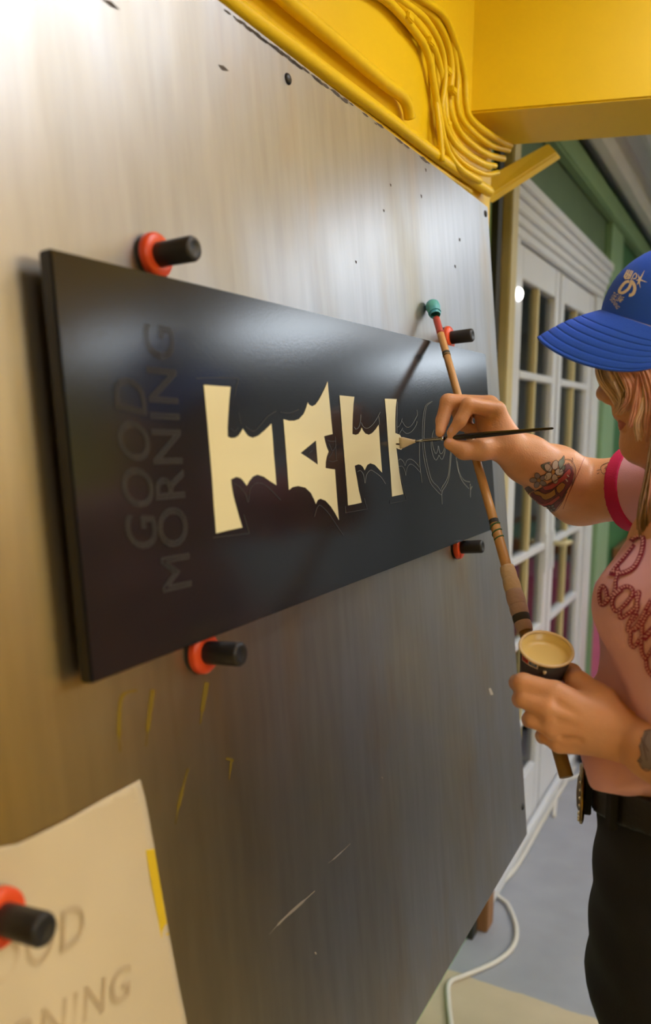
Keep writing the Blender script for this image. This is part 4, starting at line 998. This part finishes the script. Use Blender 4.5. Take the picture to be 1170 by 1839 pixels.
# ---------------------------------------------------------------- hair
def hair_mat():
    m = mat('pink_blonde_hair', (.84, .47, .32), .36, noise=.4, nscale=60, col2=(.74, .32, .24)); return m
M['hair'] = hair_mat(); M['hair_dark'] = mat('dark_blonde_hair', (.34, .20, .09), .45, noise=.3, nscale=70)
M['hair_light'] = mat('light_blonde_hair', (.88, .62, .42), .35, noise=.3, nscale=70)
rn = random.Random(11)
def HS(px, py, off): return S(px, py, off)
locks = [  # px, py, lateral offset (m, towards the camera side), and width spread
 ('hair_light', 26, .007, [(1096, 630, .045), (1080, 652, .040), (1086, 682, .042), (1104, 706, .046), (1118, 728, .05), (1122, 742, .052)]),
 ('hair_light', 22, .006, [(1112, 630, .055), (1100, 658, .056), (1112, 690, .058), (1124, 716, .058), (1116, 738, .055), (1108, 748, .050)]),
 ('hair', 26, .007, [(1124, 628, .066), (1112, 650, .067), (1128, 672, .068), (1140, 700, .068), (1136, 724, .066), (1120, 742, .060)]),
 ('hair', 34, .009, [(1110, 634, .066), (1124, 648, .070), (1150, 662, .075), (1175, 676, .078), (1196, 700, .078), (1205, 740, .076)]),
 ('hair', 34, .010, [(1140, 630, .074), (1156, 650, .077), (1172, 680, .080), (1180, 720, .080), (1174, 770, .078), (1168, 820, .076)]),
 ('hair_dark', 20, .007, [(1130, 640, .060), (1134, 664, .062), (1136, 690, .062), (1130, 712, .060), (1118, 728, .056)]),
 ('hair', 26, .007, [(1150, 650, .072), (1152, 690, .073), (1148, 730, .072), (1142, 758, .070), (1138, 768, .068)]),
 ('hair_light', 8, .004, [(1160, 690, .076), (1156, 730, .075), (1146, 758, .072), (1149, 785, .070), (1150, 794, .069)]),
 ('hair', 60, .014, [(1190, 640, .080), (1200, 700, .085), (1198, 780, .088), (1190, 850, .10), (1184, 920, .11), (1182, 990, .115)]),
 ('hair_dark', 30, .009, [(1180, 780, .088), (1174, 850, .100), (1166, 900, .108), (1162, 940, .112), (1164, 985, .113)]),
 ('hair', 60, .016, [(1240, 620, .082), (1250, 700, .088), (1250, 800, .09), (1240, 900, .11), (1236, 1000, .13)]),
 ('hair', 60, .018, [(1310, 640, .06), (1330, 720, .07), (1330, 820, .08), (1320, 920, .10), (1310, 1010, .12)]),
 ('hair', 50, .018, [(1350, 640, .0), (1375, 720, .0), (1380, 820, .0), (1380, 920, .0), (1370, 1000, .0)]),
]
hair = obj('hair', [], [], M['hair'], person)
gs_by = {}
for m, n, sp_, gd in locks:
    gd3 = [HS(*p) for p in gd]; geos = []
    for k in range(int(n*1.7)):
        ph = rn.random()*6.28; rr = sp_*math.sqrt(rn.random()); o1 = (math.cos(ph)*hf+math.sin(ph)*hl*.45)*rr; tw = rn.uniform(-.004, .004)
        cut_ = rn.uniform(.75, 1.0)
        P = [g3+o1*(.55+.6*math.sin(math.pi*min(1, (i+.3)/len(gd3))))+hf*tw*i*.3+hl*rn.uniform(-.001, .001) for i, g3 in enumerate(gd3)]
        P = catmull(P, 5); P = P[:max(6, int(len(P)*cut_))]; n2 = len(P)
        rad = [rn.uniform(.0008, .0014)*(1-.8*(i/n2)**2) for i in range(n2)]; geos.append(tube_geo(P, rad, 5))
    V, Fc = merge(geos); o = obj('lock', V, Fc, M[m], hair, True); tag(o, kind='stuff')
    o['label'] = {'hair': 'pinkish blonde lock of hair', 'hair_dark': 'darker blonde lock of hair', 'hair_light': 'pale blonde lock of hair'}[m]
# scalp cover under the cap so that no skin shows between the locks at the back
K = SDF(HC-.16, HC+.16, .004)
K.ell(HC-hf*.012, ax3, (.096, .080, .105), .01); K.ell(HC-hf*.05-hu*.07, ax3, (.055, .075, .07), .02)
pl = HC+hf*.030; K.cut(pl, nrm(hf*.95-hu*.10)); K.cut(HC+hu*.01, hu)
me_o = K.obj('hair_base', M['hair'], hair, 1)
# lashes
tube('eyelash', [S(1099, 652, .036), S(1096, 653, .040), S(1092, 657, .042)], .0007, M['ink'], body, seg=5)

# ---------------------------------------------------------------- brush, stick, cup
bt = thing('paintbrush', 'thin black-handled paintbrush loaded with cream paint touching the sign', 'brush', br0)
def bb(t): return br0+bax*t
LB = np.linalg.norm(brE-br0)
fpos = np.linalg.norm(brush_at(746)-br0); fend = np.linalg.norm(brush_at(798)-br0)
gs = []
sd_ = nrm(np.cross(bax, F)); w0 = .012                            # flat bristles fan out to the tip
V = []; Fc = []; n_ = 10
for j, (t, wv, wd_) in enumerate([(0, .0085, .0006), (.25, .0080, .0014), (.6, .0050, .0022), (.9, .0026, .0022), (1.05, .0020, .0020)]):
    for k in range(12):
        a = 2*math.pi*k/12; V.append(br0+bax*fpos*t+VB*math.cos(a)*wv+nrm(np.cross(bax, VB))*math.sin(a)*wd_-VB*.0006*(1-t))
for j in range(4):
    for k in range(12): Fc.append((j*12+k, j*12+(k+1) % 12, (j+1)*12+(k+1) % 12, (j+1)*12+k))
Fc.append(tuple(range(11, -1, -1))); Fc.append(tuple(48+k for k in range(12)))
obj('bristles', V, Fc, M['bristle'], bt, True)
lathe('ferrule', bb(fpos), bax, [(0, 0), (0, .0020), (.3*(fend-fpos), .0024), (.9*(fend-fpos), .0031), (fend-fpos, .0032), (fend-fpos, 0)], M['steel'], bt, 20)
hL = LB-fend
lathe('handle', bb(fend), bax, [(0, 0), (0, .0030), (.08*hL, .0034), (.25*hL, .0042), (.4*hL, .0042), (.65*hL, .0032), (.9*hL, .0021), (.985*hL, .0016), (hL, 0)], M['brush_black'], bt, 20)

sp0 = onb(765, 553, DS); 
stA = sp0+NB*.013; stB = W(1018, 1395, .985)
sx = nrm(stB-stA); Ls = np.linalg.norm(stB-stA)
mh = thing('mahl_stick', 'bamboo painter\'s rest stick with blue-green padded tip leaning on the steel', 'stick', stB)
def prj(px):
    lo, hi = 0., 1.
    for _ in range(40):
        m = (lo+hi)/2; q = stA+(stB-stA)*m-CAM
        if 919.5-FPX*(q@U)/(q@F) < px: lo = m
        else: hi = m
    return lo*Ls
def seg_(y0, y1, r0, r1, m, name, bulge=0):
    a, b = prj(y0), prj(y1); n = 6
    pr = [(0, 0)]+[((b-a)*i/n, r0+(r1-r0)*i/n+bulge*math.sin(math.pi*i/n)) for i in range(n+1)]+[(b-a, 0)]
    lathe(name, stA+sx*a, sx, pr, m, mh, 18)
seg_(572, 600, .0058, .0059, M['red_wood'], 'painted_section')
for a, b, r in ((600, 638, .0059), (638.5, 745, .0060), (745.5, 944, .0064), (944.5, 1022, .0070), (1125, 1396, .0082)):
    seg_(a, b, r, r+.0002, M['bamboo'] if b < 1100 else M['bamboo_old'], 'cane')
    if b < 1100: P = stA+sx*prj(b); lathe('node_ring', P-sx*.002, sx, [(0, r), (.001, r+.0008), (.003, r+.0009), (.004, r)], M['bamboo_old'], mh, 16)
seg_(633, 640, .0063, .0063, M['cloth_dark'], 'black_mark'); seg_(934, 941, .0069, .0069, M['cloth_dark'], 'black_mark')
V, Fc = tube_geo([stA+sx*(prj(941)+t*.012)+.0070*(math.cos(t*7)*nrm(np.cross(sx, F))+math.sin(t*7)*nrm(np.cross(sx, np.cross(sx, F)))) for t in np.linspace(0, 2.2, 40)], .0012, 5); obj('green_thread', V, Fc, mat('green_thread', (.05, .12, .04), .7), mh, True)
for a, b, r, m in ((1018, 1044, .0095, 'cloth'), (1040, 1066, .0105, 'cloth'), (1062, 1090, .0112, 'cloth_pink'), (1086, 1106, .0110, 'cloth_pink'), (1102, 1118, .0105, 'cloth_dark'), (1114, 1134, .0100, 'cloth_pink')):
    seg_(a, b, r, r, M[m], 'wrapping', .0012)
tipax = -sx
lathe('padded_tip', stA+sx*.020, tipax, [(0, .0085), (.002, .0098), (.005, .0088), (.010, .0104), (.018, .0122), (.026, .0112), (.031, .0070), (.033, 0)], M['teal'], mh, 22)
V, Fc = tube_geo([stA+sx*.014+.0100*(math.cos(t)*nrm(np.cross(sx, F))+math.sin(t)*nrm(np.cross(sx, np.cross(sx, F)))) for t in np.linspace(0, 6.28, 24)], .0010, 6); obj('binding', V, Fc, M['teal'], mh, True)

rc = W(982, 1165, .955); vr = nrm(rc-CAM)
ca_ = .16*R+.76*U; ca_ = nrm(ca_-.55*vr); r0c = .0303; hc = .060
cbase = rc-ca_*hc
cupt = thing('paper_cup', 'small brown paper cup of cream paint held in the left hand', 'cup', cbase)
lathe('cup_wall', cbase, ca_, [(.002, 0), (0, .0215), (.001, .0222), (hc-.001, r0c-.0008), (hc-.001, r0c-.0016), (.004, .0212), (.003, 0)], M['cup_out'], cupt, 40)
lathe('liner', cbase, ca_, [(.0035, .0209), (hc-.0012, r0c-.0018), (hc-.0012, r0c-.0022), (.0035, .0206)], M['paint'], cupt, 40)
u1 = nrm(np.cross(ca_, vr)); u2 = np.cross(ca_, u1)
rim = [rc+(r0c-.0005)*(math.cos(a)*u1+math.sin(a)*u2)*(1+.004*math.sin(5*a)) for a in np.linspace(0, 2*math.pi, 49)]
V, Fc = tube_geo(rim, .0018, 8, False); obj('rolled_rim', V, Fc, M['cup_rim'], cupt, True)
lathe('paint', cbase, ca_, [(hc-.010, 0), (hc-.010, .018), (hc-.0095, .0272), (hc-.004, .0286)], M['paint'], cupt, 36)
cupw = [o for o in cupt.children if o.name.startswith('cup_wall')][0]
cc_ = caster(cupw, .0003)
X = lambda p: crop(900, 1120, .188, p)
for nm, pts, m, off in (('label_frame', [(205, 262), (370, 352), (352, 436), (270, 398), (205, 350)], 'label_white', .0003), ('red_label', [(208, 270), (272, 308), (262, 385), (208, 345)], 'label_red', .0005), ('blue_label', [(280, 314), (355, 352), (342, 418), (270, 386)], 'label_blue', .0005)):
    V, Fc = fill_px([X(pts)], caster(cupw, off), 3); obj(nm, V, Fc, M[m], cupt)
g = [ribbon_px(X(p), .9, caster(cupw, .0008), smooth=False) for p in ([(222, 292), (250, 308)], [(222, 310), (248, 325)], [(225, 330), (246, 342)])]; V, Fc = merge(g); tag(obj('label_print', V, Fc, M['ink'], cupt), kind='stuff')
g = [ribbon_px(X(p), 1.0, caster(cupw, .0008), smooth=False) for p in ([(298, 345), (338, 362)], [(295, 362), (332, 378)], [(292, 378), (330, 394)])]; V, Fc = merge(g); tag(obj('label_print', V, Fc, M['label_white'], cupt), kind='stuff')
V, Fc = tube_geo([rc+(r0c+.0008)*(-u2*0+nrm(W(980, 1194, .94)-rc)*1)*1.0+ca_*k for k in (-.0005, -.003, -.0042)], [.0022, .0018, .0010], 8); obj('paint_drip', V, Fc, M['cup_rim'], cupt, True)
